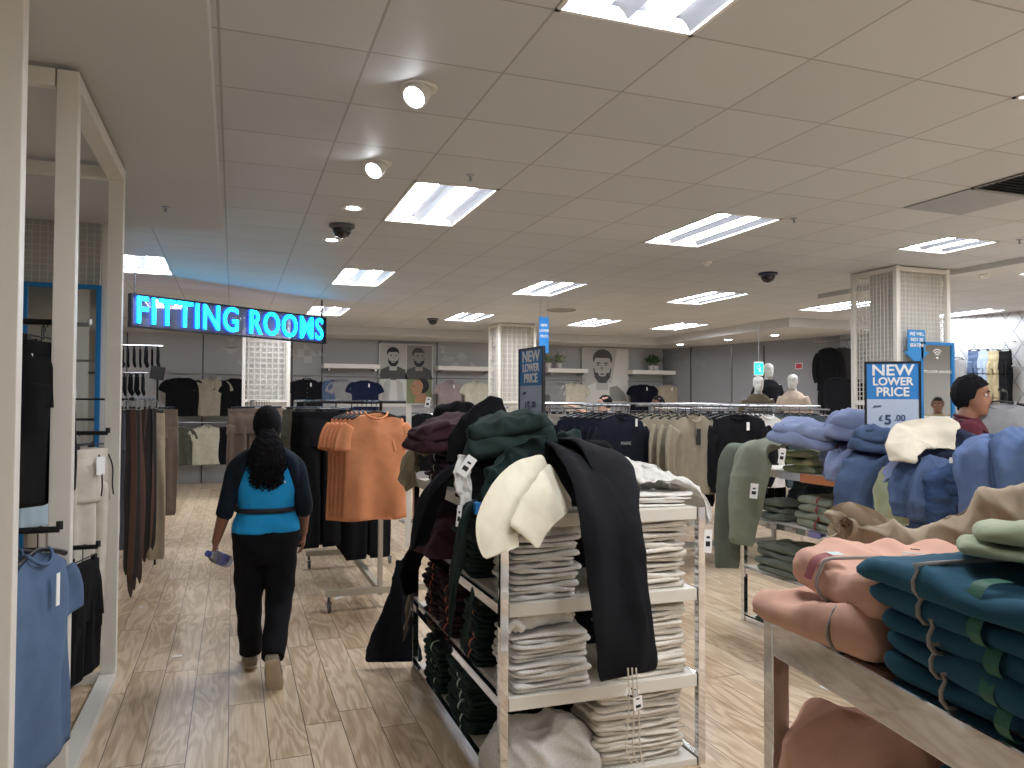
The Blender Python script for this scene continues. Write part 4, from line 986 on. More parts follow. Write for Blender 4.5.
lump('crumpled_joggers', 'maroon top hanging out of the second shelf on the aisle side', 'jersey top', F('maroon_light', '#452b34'), (1.10, 4.12, TZ[2]), .26, .4, .16, 0, 89, .035, .8)
leg_down('black and maroon sleeve hanging from the far second shelf', black, [D(425, 540, 4.3), D(413, 552, 4.35), D(409, 575, 4.4), D(411, 594, 4.4)], [.14, .13, .12, .10], [.06, .06, .05, .05], 90, name='draped_sleeve', cat='sweatshirt')
# back left of the table top: maroon hoodies, beige top
S(maroon, (1.25, 4.36, TZ[3]), 4, .06, .34, .34, RL, 91, 'maroon hoodie topmost in the tall table-top stack at the far left', 'maroon hoodie in the tall table-top stack at the far left', 'folded_hoodie', 'hoodie', 'maroon table-top stack', part=side_label(mat('label_white', '#d8d6d2', .6)))
hoodie_fold('maroon hoodie folded on the far left stack, highest maroon item', F('maroon_top', '#3f272e'), D(445, 446, 4.4), .2, (rad(6), rad(-8)), .44, .32, .12, 93, dome=.06, amp=.022)
lump('crumpled_hoodie', 'black hood standing behind the highest maroon hoodie', 'hoodie', black, D(458, 432, 4.7), .3, .24, .20, .2, 96, .015, .5)
o = cloth('draped_sweatshirt', 'beige sweatshirt squeezed between the maroon stack and the orange t-shirts', 'sweatshirt', F('beige_top', '#a39a82'), [D(430, 445, 4.55), D(416, 452, 4.55), D(408, 470, 4.55), D(412, 488, 4.5)], (.3, -.5, .5), [.14, .18, .18, .12], [.09, .10, .09, .07], 97, .012, .015)
price_tag(o, D(428, 402, 4.6), (.03, .06), -.2, .2); price_tag(o, D(460, 438, 4.25), (.09, .03), -.2, 0)
S(black, (1.72, 4.30, TZ[3]), 4, .05, .4, .34, 0, 98, 'black joggers topmost in the far right table-top stack', 'black joggers in the far right table-top stack', 'folded_joggers', 'joggers', 'black far right table-top stack')
S(maroon, (1.72, 4.30, TZ[2]), 5, .05, .4, .34, 0, 99, 'maroon joggers topmost at the inner back of the second shelf', 'maroon joggers at the inner back of the second shelf', 'folded_joggers', 'joggers', 'maroon inner second-shelf stack')
S(black, (1.72, 3.70, TZ[1]), 6, .05, .4, .34, 0, 100, 'black joggers topmost in the middle of the third shelf', 'black joggers stacked in the middle of the third shelf', 'folded_joggers', 'joggers', 'black inner third-shelf stack')
S(black, (1.72, 3.70, TZ[2]), 6, .05, .4, .34, 0, 101, 'black joggers topmost in the middle of the second shelf', 'black joggers stacked in the middle of the second shelf', 'folded_joggers', 'joggers', 'black inner second-shelf stack')
S(black, (1.62, 3.72, TZ[0]), 5, .05, .4, .34, 0, 102, 'black joggers topmost in the middle of the bottom shelf', 'black joggers stacked in the middle of the bottom shelf', 'folded_joggers', 'joggers', 'black inner bottom-shelf stack')
# ---- right gondola (front folds facing -X)
red_strip = side_label(redlab)
RG = -PI/2
S(palesage, (3.73, 4.28, TZ[3]), 3, .05, .34, .30, RG, 111, 'pale sage sweatshirt topmost in the small stack by the draped sage trousers', 'pale sage sweatshirt in the small stack by the draped sage trousers', 'folded_sweatshirt', 'sweatshirt', 'pale sage table-top stack', layers=1, amp=.008)
oo = S(lightblue, (3.73, 3.93, TZ[3]), 5, .042, .28, .30, RG, 112, 'light blue sweatshirt topmost in the neat stack with red size strips', 'light blue sweatshirt with red size strip in the neat stack', 'folded_sweatshirt', 'sweatshirt', 'light blue neat stack', part=red_strip, layers=1, amp=.008)
S(sage, (3.74, 4.12, TZ[2]), 4, .052, .36, .30, RG, 113, 'sage sweatshirt with red strip, topmost on the second shelf', 'sage sweatshirt with red strip in the second-shelf stack', 'folded_sweatshirt', 'sweatshirt', 'sage second-shelf stack', part=red_strip, layers=1, amp=.008)
S(lightblue, (3.76, 3.74, TZ[2]), 5, .05, .30, .30, RG, 114, 'light blue sweatshirt topmost on the second shelf', 'light blue sweatshirt in the second-shelf stack', 'folded_sweatshirt', 'sweatshirt', 'light blue second-shelf stack', part=red_strip, layers=1, amp=.008)
S(sage2, (3.74, 4.56, TZ[2]), 3, .05, .30, .28, RG, 115, 'dark sage joggers topmost at the far end of the second shelf', 'dark sage joggers at the far end of the second shelf', 'folded_joggers', 'joggers', 'dark sage second-shelf stack', layers=1, amp=.008)
S(sage2, (3.74, 4.50, TZ[1]), 4, .055, .48, .30, RG, 116, 'dark sage joggers topmost on the third shelf', 'dark sage joggers in the third-shelf stack', 'folded_joggers', 'joggers', 'dark sage third-shelf stack', layers=1, amp=.008)
S(sage2, (3.74, 4.02, TZ[1]), 6, .045, .40, .30, RG, 117, 'dark sage joggers topmost in the nearer third-shelf stack', 'dark sage joggers in the nearer third-shelf stack', 'folded_joggers', 'joggers', 'nearer dark sage third-shelf stack', layers=1, amp=.008)
S(F('spruce', '#36423b'), (3.74, 4.52, TZ[0]), 4, .05, .46, .30, RG, 118, 'spruce green joggers topmost on the bottom shelf', 'spruce green joggers stacked on the bottom shelf', 'folded_joggers', 'joggers', 'spruce bottom-shelf stack', layers=1, amp=.008)
lump('crumpled_joggers', 'slate blue joggers in the gap under the table top beside the draped sage trousers', 'joggers', dteal, (3.86, 4.40, TZ[2]+.15), .3, .34, .16, 0, 119)
o = cloth('draped_trousers', 'sage green trousers draped over the far corner of the right table, front pair with ticket', 'trousers', sage, [D(806, 432, 5.2), D(780, 441, 5.3), D(757, 452, 5.35), D(748, 480, 5.35), D(744, 515, 5.35), D(742, 545, 5.35)], [(.2, -1, .25), (.3, -1, .3), (.5, -.9, .3), (.8, -.6, 0), (.8, -.6, 0), (.8, -.6, 0)], [.24, .28, .30, .27, .22, .16], [.06, .07, .06, .05, .04, .03], 121, .010, .002, .8, n=90, k=(18, 40), sq=.45)
price_tag(o, D(754, 491, 5.15), (.05, .10), -.5, .1)
o = cloth('draped_trousers', 'darker sage trousers hanging lower behind the front sage pair', 'trousers', sage2, [D(800, 432, 5.4), D(765, 442, 5.5), D(736, 452, 5.55), D(729, 490, 5.55), D(727, 530, 5.55), D(727, 568, 5.55)], [(.2, -1, .25), (.3, -1, .3), (.6, -.8, .3), (.9, -.4, 0), (.9, -.4, 0), (.9, -.4, 0)], [.2, .22, .2, .19, .19, .18], [.06, .07, .06, .05, .04, .03], 123, .010, .002, .8, n=90, k=(18, 40), sq=.45)
price_tag(o, D(782, 456, 4.95), (.04, .10), -.8, .15)
hoodie_fold('light blue hoodie folded on top of the pale sage stack', lightblue, D(806, 444, 5.05), -1.2, (rad(4), rad(8)), .46, .34, .12, 131, dome=.05)
hoodie_fold('light blue hoodie heaped highest in the middle of the right table', lightblue, D(853, 442, 4.85), -.7, (rad(0), rad(12)), .40, .36, .14, 133, dome=.07)
lump('crumpled_hoodie', 'light blue sweatshirt peak rising below the price sign', 'sweatshirt', lightblue, D(850, 440, 4.9), .32, .26, .19, .3, 134, .02, .6)
hoodie_fold('mid blue joggers folded with cuffs in front, below the price sign', midblue, D(878, 452, 4.55), -.9, (rad(2), rad(6)), .34, .30, .12, 135, dome=.04, name='folded_joggers', cat='joggers', amp=.016)
cloth('draped_joggers', 'mid blue joggers hanging down from the table top below the price sign', 'joggers', midblue, [D(900, 450, 4.6), D(875, 460, 4.45), D(858, 480, 4.4), D(852, 505, 4.4), D(850, 525, 4.4)], (.5, -.8, -.1), [.28, .30, .28, .24, .18], [.08, .08, .07, .05, .04], 137, .014, .008, .8)
cloth('draped_joggers', 'light blue joggers hanging over the table edge left of the mid blue pair', 'joggers', lightblue, [D(860, 448, 4.8), D(846, 455, 4.68), D(839, 468, 4.63), D(838, 482, 4.63)], (.5, -.8, 0), [.2, .2, .2, .16], [.07, .06, .05, .04], 138, .01, .008)
cloth('draped_sweatshirt', 'pale sage sweatshirt bulging over the table edge in the middle', 'sweatshirt', palesage, [D(905, 462, 4.4), D(896, 476, 4.25), D(892, 498, 4.2), D(892, 524, 4.2)], (.55, -.8, 0), [.16, .2, .21, .18], [.10, .11, .10, .07], 139, .008, .008)
cloth('draped_joggers', 'light blue sleeve lying under the cream trousers', 'sweatshirt', lightblue, [D(942, 458, 4.3), D(915, 460, 4.3), D(893, 470, 4.3), D(884, 483, 4.25)], (.2, -.5, .8), [.14, .15, .13, .1], [.1, .1, .09, .07], 140, .008, .01)
cloth('draped_sweatshirt', 'mid blue sweatshirt hanging in the gap left of the big blue sleeve', 'sweatshirt', midblue, [D(945, 462, 4.2), D(922, 470, 4.1), D(912, 490, 4.05), D(910, 518, 4.05)], (.6, -.8, 0), [.24, .26, .24, .18], [.10, .11, .09, .06], 141, .02, .012)
cloth('draped_sweatshirt', 'dark blue bunched sleeve in the gap beside the big blue sleeve', 'sweatshirt', F('dusk_blue', '#3a4e70'), [D(952, 462, 4.1), D(943, 480, 4.0), D(940, 505, 3.98), D(945, 525, 3.98)], (.6, -.8, 0), [.16, .18, .18, .14], [.09, .09, .08, .06], 142, .02, .016)
o = cloth('draped_trousers', 'cream cotton trousers folded over the right table between the blues', 'trousers', F('cream_cotton', '#d6cdb9'), [D(958, 438, 4.15), D(935, 433, 4.2), D(912, 436, 4.2), D(903, 448, 4.12), D(902, 462, 4.08)], (.35, -.7, -.5), [.17, .22, .22, .18, .13], [.06, .06, .05, .05, .03], 143, .009, .007, .8)
lump('crumpled_sweatshirt', 'navy sweatshirt lying behind the cream trousers', 'sweatshirt', F('navy_pile', '#20263a'), D(962, 466, 4.25), .38, .36, .20, .2, 145, .03, .8)
price_tag(o, D(957, 461, 3.98), (.07, .03), -.8, .1)
cloth('draped_sweatshirt', 'large blue sweatshirt sleeve hanging over the near end of the right table', 'sweatshirt', F('air_blue', '#5a6c91'), [D(985, 440, 3.95), D(982, 452, 3.8), D(984, 475, 3.76), D(984, 500, 3.76), D(982, 522, 3.78)], (.65, -.75, 0), [.15, .22, .25, .23, .19], [.10, .14, .14, .12, .08], 147, .010, .008, .8)
cloth('draped_sweatshirt', 'blue sweatshirt body at the right picture edge beside the large sleeve', 'sweatshirt', F('air_blue2', '#506385'), [D(1035, 436, 3.75), D(1018, 446, 3.68), D(1014, 470, 3.65), D(1020, 510, 3.65)], (.65, -.75, 0), [.3, .32, .3, .28], [.12, .14, .12, .1], 149, .018, .012, .8)
S(midblue, (3.80, 3.38, TZ[3]), 3, .06, .36, .34, RG, 151, 'mid blue sweatshirt topmost under the price sign', 'mid blue sweatshirt stacked under the price sign', 'folded_sweatshirt', 'sweatshirt', 'mid blue stack under the price sign', layers=1, amp=.008)
S(navy, (3.84, 2.95, TZ[3]), 3, .06, .4, .34, RG, 152, 'navy sweatshirt topmost in the stack under the large sleeve', 'navy sweatshirt stacked under the large sleeve', 'folded_sweatshirt', 'sweatshirt', 'navy stack under the large sleeve', layers=1, amp=.008)
S(midblue, (3.82, 3.2, TZ[2]), 5, .05, .5, .34, RG, 153, 'mid blue sweatshirt topmost at the near end of the second shelf', 'mid blue sweatshirt at the near end of the second shelf', 'folded_sweatshirt', 'sweatshirt', 'mid blue second-shelf stack', layers=1, amp=.008)
# ---- nearest table
cr_, sr_ = math.cos(NR), math.sin(NR)
def NL(x, y, z=0): return (NA[0]+x*cr_-y*sr_, NA[1]+x*sr_+y*cr_, z)
RN = NR-PI/2
zb = 1.142
S(peach, NL(.15, -.175, zb), 1, .072, .37, .36, RN+.12, 161, 'lower peach zip hoodie on the near table corner, past the chrome rail', '', 'folded_hoodie', 'hoodie', None, layers=1, part=zip_part(.08), amp=.014, jit=0)
o = S(peach, NL(.20, -.215, zb+.072), 1, .075, .37, .38, RN-.12, 163, 'upper peach zip hoodie on the near table, with red and white sticker', '', 'folded_hoodie', 'hoodie', None, layers=1, part=zip_part(.02), amp=.016, jit=0)[0]
q = MB(); strip(q, [(x-.02, y, z) for x, y, z in over(.38, .078, .10, e=.009)][:4], (1, 0, 0), .035); q.build('red_sticker', redlab, o)
q = MB(); strip(q, [(x-.02, y, z) for x, y, z in over(.38, .078, .16, e=.011)][:2], (1, 0, 0), .032); q.build('white_sticker', mat('sticker_pale', '#b9cdd0', .5), o)
for k in range(5):
    nm_ = ('lowest', 'second from bottom', 'middle', 'second from top', 'topmost')[k]
    S(teal, NL(.165-.006*k, -.60+.008*k, zb+.040*k), 1, .043, .42, .33, RN+(.02, -.03, .03, 0, .05)[k], 171+k, 'deep teal zip hoodie, %s of the near table stack of five' % nm_, '', 'folded_hoodie', 'hoodie', None, layers=1, part=zip_part(-.05, greenlab, .06), amp=.010, jit=0)
S(beige, NL(.60, -.30, zb), 3, .05, .4, .36, RN, 181, 'taupe sweatshirt topmost behind the peach hoodies', 'taupe sweatshirt in the stack behind the peach hoodies', 'folded_sweatshirt', 'sweatshirt', 'taupe stack behind the peach hoodies')
S(palegreen, NL(.62, -.75, zb), 3, .05, .42, .36, RN, 182, 'pale green sweatshirt topmost in the stack behind the teal hoodies', 'pale green sweatshirt in the stack behind the teal hoodies', 'folded_sweatshirt', 'sweatshirt', 'pale green stack behind the teal hoodies')
o = cloth('draped_sweatshirt', 'taupe sweatshirt lying in a long crumpled roll behind the peach hoodies', 'sweatshirt', beige, [D(822, 549, 1.86), D(838, 536, 1.86), D(870, 536, 1.83), D(910, 545, 1.78), D(960, 535, 1.74), D(1005, 522, 1.7), D(1050, 510, 1.66)], (0, -.3, 1), [.05, .085, .11, .11, .125, .15, .16], [.08, .1, .11, .11, .12, .13, .12], 191, .010, .014, 1.1, n=120, k=(20, 45),
          legs=[([D(836, 548, 1.84), D(834, 525, 1.84), D(842, 513, 1.84), D(866, 518, 1.83), D(885, 532, 1.82)], [.06, .075, .07, .07, .06], [.04, .05, .06, .06, .05])])
price_tag(o, D(914, 557, 1.6), (.055, .02), -.2, .12)
o = hoodie_fold('pale green sweatshirt flopped over the teal stack at the right picture edge', palegreen, D(1094, 560, 1.17)*[1, 1, 0]+[0, 0, zb+.212], RN-.62, (rad(-3), rad(-6)), .26, .36, .05, 193, dome=.01, name='folded_sweatshirt', cat='sweatshirt', amp=.008)
# second shelf of the nearest table
lump('crumpled_hoodie', 'peach zip hoodie slumped on the second shelf of the near table', 'hoodie', peach, NL(.20, -.22, .772), .42, .40, .27, RN, 195, .03, .7)
lump('crumpled_hoodie', 'small peach fold showing behind the slumped peach hoodie on the second shelf', 'hoodie', peach, NL(.52, -.16, .772), .3, .3, .31, RN, 197, .03, .8)
S(teal, NL(.20, -.68, .772), 4, .06, .44, .34, RN, 198, 'deep teal hoodie topmost on the second shelf of the near table', 'deep teal hoodie in the second-shelf stack of the near table', 'folded_hoodie', 'hoodie', 'teal second-shelf stack', part=zip_part(-.03, greenlab, .1))
S(peach, NL(.22, -.24, .402), 3, .06, .40, .34, RN, 199, 'peach hoodie topmost on the third shelf of the near table', 'peach hoodie in the third-shelf stack of the near table', 'folded_hoodie', 'hoodie', 'peach third-shelf stack')
# ---- left bay garments
RB = 1.34
def railto(lab, p, m=None): arm('clothes_rail', lab, [(-1.54, p[1], p[2]-.012), (p[0]+.07, p[1], p[2]-.012)], m=m, end=1)
P1 = D(38, 527, 2.86)
railto('lower black rail of the left bay carrying the blue t-shirt', P1)
p = hang_shirt('hanging_t_shirt', 'steel blue t-shirt with white swing ticket hanging in the nearest left bay', 't-shirt', steelblue, P1, RB, None, W=.54, L=.80, seed=201, thick=.07, spread=.05, fold=1.2, drop=.10)
MB().box((.02, -.065, -.235), (.025, .003, .12)).build('swing_ticket', paper, p)
MB().box((.0, .018, -.115), (.05, .002, .03)).build('neck_label', print_black, p)
dup(p, P1+[-.10, .0, 0], RB-.05, label='steel blue t-shirt hanging directly behind the ticketed blue one')
P2 = D(44, 319, 3.15)
railto('upper black rail of the left bay carrying the black shorts', P2)
p = hang_trousers('hanging_shorts', 'black sweat shorts with drawcord, front pair on the upper left rail', 'shorts', black, P2, RB, None, W=.36, L=.64, seed=205, thick=.12, leg=.28, crotch=.25, flare=.02)
q = MB(); q.tube(spline([(.04, -.05, -.13), (.06, -.065, -.2), (.05, -.07, -.30), (.055, -.07, -.36)], 14), .004, 6); q.build('drawcord', cordk, p)
for i, (dx, lab) in enumerate(((-.09, 'black sweat shorts second from the front on the upper left rail'), (-.18, 'black sweat shorts third from the front on the upper left rail'), (-.28, 'black sweat shorts behind the size card on the upper left rail'))):
    dup(p, P2+[dx, 0, 0], RB+rs.uniform(-.1, .1), label=lab)
P3 = D(42, 325, 3.6)
p = hang_shirt('hanging_shirt', 'pale blue shirt hanging behind the black shorts, hem showing below', 'shirt', skyblue, P3, RB, None, W=.46, L=.85, seed=207, thick=.06, spread=.08)
P4 = D(94, 431, 4.35)
railto('black rail between the slim posts carrying the cream joggers', P4)
p = hang_trousers('hanging_joggers', 'cream joggers with black drawcords hanging between the slim posts, front pair', 'joggers', F('cream_joggers', '#d9d2c4'), P4, RB-.25, None, W=.36, L=1.14, seed=209, thick=.10, leg=.14, crotch=.28)
for sx in (-.03, .05):
    q = MB(); q.tube(spline([(sx, -.055, -.13), (sx*1.2, -.075, -.2), (sx*1.1, -.08, -.30), (sx*1.3, -.08, -.36)], 12), .004, 6); q.build('drawcord', cordk, p)
MB().box((-.05, -.08, -.19), (.07, .003, .10)).build('price_tag', paper, p)
dup(p, P4+[-.09, .0, 0], RB-.2, label='cream joggers hanging just behind the front cream pair')
dup(p, P4+[-.19, .0, 0], RB, label='cream joggers hanging third behind the front cream pair')
P5 = D(83, 545, 4.0)
railto('short black rail between the slim posts behind the lower shorts', P5)
p = hang_trousers('hanging_shorts', 'black shorts hanging low between the slim posts, beneath the cream joggers', 'shorts', black, P5, RB, None, W=.36, L=.58, seed=211, thick=.08, leg=.22)
dup(p, P5+[-.1, 0, 0], RB+.1, label='second pair of black shorts hanging low behind the first')
tag(MB().box(D(22, 370, 2.98), (.07, .004, .13), rz=.2).build('size_card', paper), 'white card with small black mark on the upper left rail', 'card')
P6 = D(75, 322, 4.1)
railto('chrome arm rail in front of the blue-framed mirror', P6, steel)
# ================================================================== PEOPLE
skin = mat('skin_brown', '#8a5f48', .5); skin_d = mat('skin_dark', '#6b4836', .5); skin_l = mat('skin_light', '#c49a80', .5)
hairm = fabric('hair_black', '#131114', scale=30, bump=.8, sheen=.15)
eye_w = mat('eye_white', '#dcd8d2', .3); eye_d = mat('eye_dark', '#1a1210', .2)
def rings(rows, m=28, p=.9):
    A = []
    for r in rows:
        z, cx, cy, rx, ry = r[:5]
        A.append([(cx+rx*np.sign(math.cos(a))*abs(math.cos(a))**p, cy+ry*np.sign(math.sin(a))*abs(math.sin(a))**p, z) for a in np.arange(m)*2*PI/m])
    return np.array(A)
def srings(rows, n, **k):
    R_ = np.array(rows, float); t = np.linspace(0, 1, len(R_)); T_ = np.linspace(0, 1, n)
    return rings(spline(R_, n) if False else np.stack([np.interp(T_, t, R_[:, i]) for i in range(5)], 1), **k)
def head_mesh(mb, c, yaw=0, s=1.0):
    """head facing +Y, chin at z=0 (c = chin-level centre)"""
    prof = [  # z, back y, front y, half width
        (-.01, .0, .05, .035), (.0, -.02, .078, .045), (.02, -.035, .086, .052), (.04, -.05, .083, .058), (.055, -.06, .090, .062), (.07, -.07, .086, .065), (.09, -.085, .084, .069), (.11, -.095, .082, .072), (.13, -.10, .088, .074), (.15, -.102, .090, .076), (.17, -.10, .086, .076), (.19, -.092, .074, .070), (.21, -.07, .05, .055), (.225, -.035, .015, .028), (.229, -.012, -.005, .006)]
    A = []; m = 44
    for z, b, f, w in prof:
        row = []
        for a in np.arange(m)*2*PI/m:
            x = w*math.cos(a); y = (f+b)/2+(f-b)/2*math.sin(a)
            if math.sin(a) > 0:
                ns = {.055: .004, .07: .012, .09: .028, .11: .018, .13: .008}.get(z, 0)
                y += ns*math.exp(-(x/.012)**2)
                if z in (.11, .13): y -= .010*(math.exp(-((abs(x)-.032)/.012)**2))
            row.append((x, y, z))
        A.append(row)
    A = np.array(A)*s
    R_ = np.array(Matrix.Rotation(yaw, 3, 'Z')); A = A@R_.T+np.array(c)
    mb.grid(A)
    for sx in (-1, 1):
        e = np.array([(sx*.074, -.012+.012*math.cos(t), .105+.028*math.sin(t)) for t in np.arange(8)*PI/4])*s@R_.T+np.array(c)
        mb.tube(e, .007*s, 6, closed=True)
    return R_
def arm_hand(mb, sh, el, wr, hd, r=(.05, .04, .026), s=1.0, curl=.5, palm=(0, 0, 1)):
    """upper arm, forearm, palm and five fingers; hd = direction of the hand, palm = direction the fingers curl to"""
    sh, el, wr = map(np.array, (sh, el, wr)); hd = np.array(hd, float); hd /= np.linalg.norm(hd); pn = np.array(palm, float); pn -= hd*np.dot(pn, hd); pn /= np.linalg.norm(pn); sd_ = np.cross(hd, pn)
    P = spline([sh, sh*.5+el*.5, el, el*.5+wr*.5, wr], 16); mb.tube(P, list(np.interp(np.linspace(0, 1, 16), [0, .25, .5, .62, 1], [r[0], r[0]*.95, r[1], r[1]*1.02, r[2]])), 14)
    pl = drape([wr-hd*.01, wr+hd*.04, wr+hd*.085], sd_, [.045*s, .075*s, .078*s], [.034*s, .030*s, .024*s], 1, 0, n=12, m=20, sq=.9); mb.grid(pl)
    for i, (o, L) in enumerate(((-.029, .066), (-.010, .075), (.010, .070), (.028, .055))):
        b = wr+hd*.078+sd_*o*s; d1 = hd*math.cos(curl*.5)+pn*math.sin(curl*.5); d2 = hd*math.cos(curl*1.4)+pn*math.sin(curl*1.4); d3 = hd*math.cos(curl*2.2)+pn*math.sin(curl*2.2)
        q = [b, b+d1*L*.42*s, b+d1*L*.42*s+d2*L*.33*s, b+d1*L*.42*s+d2*L*.33*s+d3*L*.25*s]
        mb.tube(q, [.0092*s, .0088*s, .008*s, .006*s], 8)
    b = wr+hd*.022-sd_*.030*s
    d = hd*.6-sd_*.65+pn*.35; d /= np.linalg.norm(d); d2 = hd*.75-sd_*.1+pn*.6; d2 /= np.linalg.norm(d2)
    mb.tube([b-d*.012, b+d*.032*s, b+d*.032*s+d2*.028*s], [.012*s, .0105*s, .0075*s], 8)
def leg_rows(hip, knee, ankle, r): return drape if False else None
def person(lab, loc, rz, skinm, topm, legm, sc=1.0, arms=None, pose=None, hair=None, sleeve='short', name='person', shoes=None, head_yaw=0, torso_dy=0, stubble=False):
    """standing figure 1.72 m at sc=1, facing +Y"""
    t = thing(name, lab, 'person', loc, rz); t.scale = (sc, sc, sc)
    B = MB()
    B.grid(srings([(.80, 0, 0, .12, .09), (.95, 0, 0, .155, .105), (1.05, 0, 0, .14, .10), (1.2, 0, .0, .155, .105), (1.33, 0, 0, .17, .105), (1.41, 0, -.01, .12, .08), (1.45, 0, -.01, .058, .058), (1.52, 0, .005, .054, .056), (1.56, 0, .015, .05, .055)], 40))
    head_mesh(B, (0, .02, 1.49), head_yaw)
    arms = arms or (((-.18, 0, 1.38), (-.23, -.03, 1.10), (-.22, .08, .86), (0, .25, -1)), ((.18, 0, 1.38), (.23, -.03, 1.10), (.22, .08, .86), (0, .25, -1)))
    for a in arms: arm_hand(B, a[0], a[1], a[2], a[3], palm=(0, 1, .2) if a[3][2] < -.5 else (0, 0, -1))
    pose = pose or (((-.085, 0, .90), (-.09, .03, .48), (-.09, 0, .08), (0, 1, 0)), ((.085, 0, .90), (.09, .03, .48), (.09, -.02, .08), (0, 1, 0)))
    for h, k, a, fd in pose:
        B.tube(spline([h, k, a], 16), list(np.interp(np.linspace(0, 1, 16), [0, .5, .7, 1], [.085, .055, .052, .036])), 14)
    B.build('body', skinm, t, remesh=.009)
    # clothes
    T_ = MB(); y = torso_dy
    T_.grid(srings([(.84, 0, y, .175, .125), (.95, 0, y, .178, .128), (1.08, 0, 0, .168, .122), (1.22, 0, 0, .18, .128), (1.34, 0, 0, .192, .122), (1.41, 0, -.005, .15, .10), (1.455, 0, -.01, .085, .078), (1.47, 0, -.01, .07, .068)], 44))
    for a in arms:
        s_, e_, w_ = (np.array(v, float) for v in a[:3]); P = [s_*[.78, 1, 1]+[0, 0, .0], s_*.5+e_*.5, e_] if sleeve == 'short' else [s_*[.78, 1, 1], e_, e_*.15+w_*.85]
        if sleeve == 'short': P = [s_*[.75, 1, 1], s_, s_*.45+e_*.55]
        T_.tube(spline(P, 16), list(np.linspace(.075, .068 if sleeve == 'short' else .045, 16)), 16)
    o = T_.build('top', topm, t, remesh=.01)
    cl = MB(); cl.tube([(.068*math.cos(a), -.01+.066*math.sin(a), 1.468-.018*math.sin(a)) for a in np.arange(20)*2*PI/20], .009, 8, closed=True); cl.build('collar', topm, t, smooth=180)
    L_ = MB(); L_.grid(srings([(.72, 0, 0, .15, .11), (.80, 0, 0, .175, .125), (.90, 0, 0, .172, .122), (1.0, 0, 0, .158, .115)], 16))
    for h, k, a, fd in pose:
        h, k, a = map(np.array, (h, k, a)); L_.tube(spline([h, k, a+[0, 0, .02]], 18), list(np.interp(np.linspace(0, 1, 18), [0, .5, 1], [.105, .078, .068])), 16)
    L_.build('trousers', legm, t, remesh=.012)
    for h, k, a, fd in pose:
        a = np.array(a, float); fd = np.array(fd, float); fd /= np.linalg.norm(fd)
        s_ = MB(); up = np.cross(np.cross(fd, (0, 0, 1)), fd); up /= np.linalg.norm(up)
        s_.grid(drape([a-fd*.07-up*.035, a-fd*.02-up*.03, a+fd*.07-up*.045, a+fd*.16-up*.05, a+fd*.20-up*.052], np.cross(fd, up), [.07, .082, .095, .09, .05], [.07, .08, .065, .05, .03], 1, 0, n=20, m=22, sq=.9)); so = s_.build('shoe', shoes or black, t, smooth=180)
        q = MB(); q.grid(drape([a-fd*.075-up*.068, a+fd*.05-up*.07, a+fd*.205-up*.07], np.cross(fd, up), [.075, .098, .07], .018, 1, 0, n=14, m=18, sq=.9)); q.build('sole', mat('sole_pale', '#b8a890', .6), so, smooth=180)
    Rh = np.array(Matrix.Rotation(head_yaw, 3, 'Z')); hc = np.array((0, .02, 1.49))
    for sx in (-1, 1):
        e = MB(); q = MB(); e.lathe([(0, -.009), (.007, -.006), (.0095, 0), (.007, .006), (0, .009)], c=np.array((sx*.031, .0705, .120))@Rh.T+hc, axis='y', seg=12)
        q.tube([np.array((sx*.017, .090, .139))@Rh.T+hc, np.array((sx*.034, .089, .144))@Rh.T+hc, np.array((sx*.05, .078, .138))@Rh.T+hc], .0035, 6)
        eo = e.build('eye', [eye_w], t, smooth=180); MB().lathe([(0, .0075), (.005, .0078), (.0035, .0096), (0, .0100)], c=np.array((sx*.031, .0705, .120))@Rh.T+hc, axis='y', seg=12).build('iris', eye_d, eo, smooth=180); q.build('eyebrow', hairm, t)
    if hair: hair(t, Rh, hc)
    return t
def short_hair(amp=.006, extra=0, front=.105):
    def f(t, Rh, hc):
        A = []; m = 64
        for i in range(20):
            v = i/19; ph = v*PI*.62
            row = []
            for a in np.arange(m)*2*PI/m:
                # hairline: lower at the back, higher at the front
                lim = .62+.22*(1-math.sin(a))/2*1.2 - (.27 if math.sin(a) > .25 else (.13 if math.sin(a) > -.15 else 0))
                p = v*PI*lim; x = (.081+extra)*math.sin(p)*math.cos(a); y = -.010+(.101+extra)*math.sin(p)*math.sin(a); z = .133+(.103+extra)*math.cos(p)
                row.append((x, y, z))
            A.append(row)
        A = np.array(A); N = gnorm(A)
        if N[5, :, 2].mean() < 0: N = -N
        A = A+N*((crum(A, 3, 4.5)-.5)*amp*2.4)[..., None]
        I = A-N*.012*1.0
        B = MB(); B.grid(A@Rh.T+hc, caps=False); B.grid(I@Rh.T+hc, caps=False); B.grid(np.stack([A[-1], I[-1]])@Rh.T+hc, caps=False)
        B.build('hair', hairm, t, smooth=180)
    return f
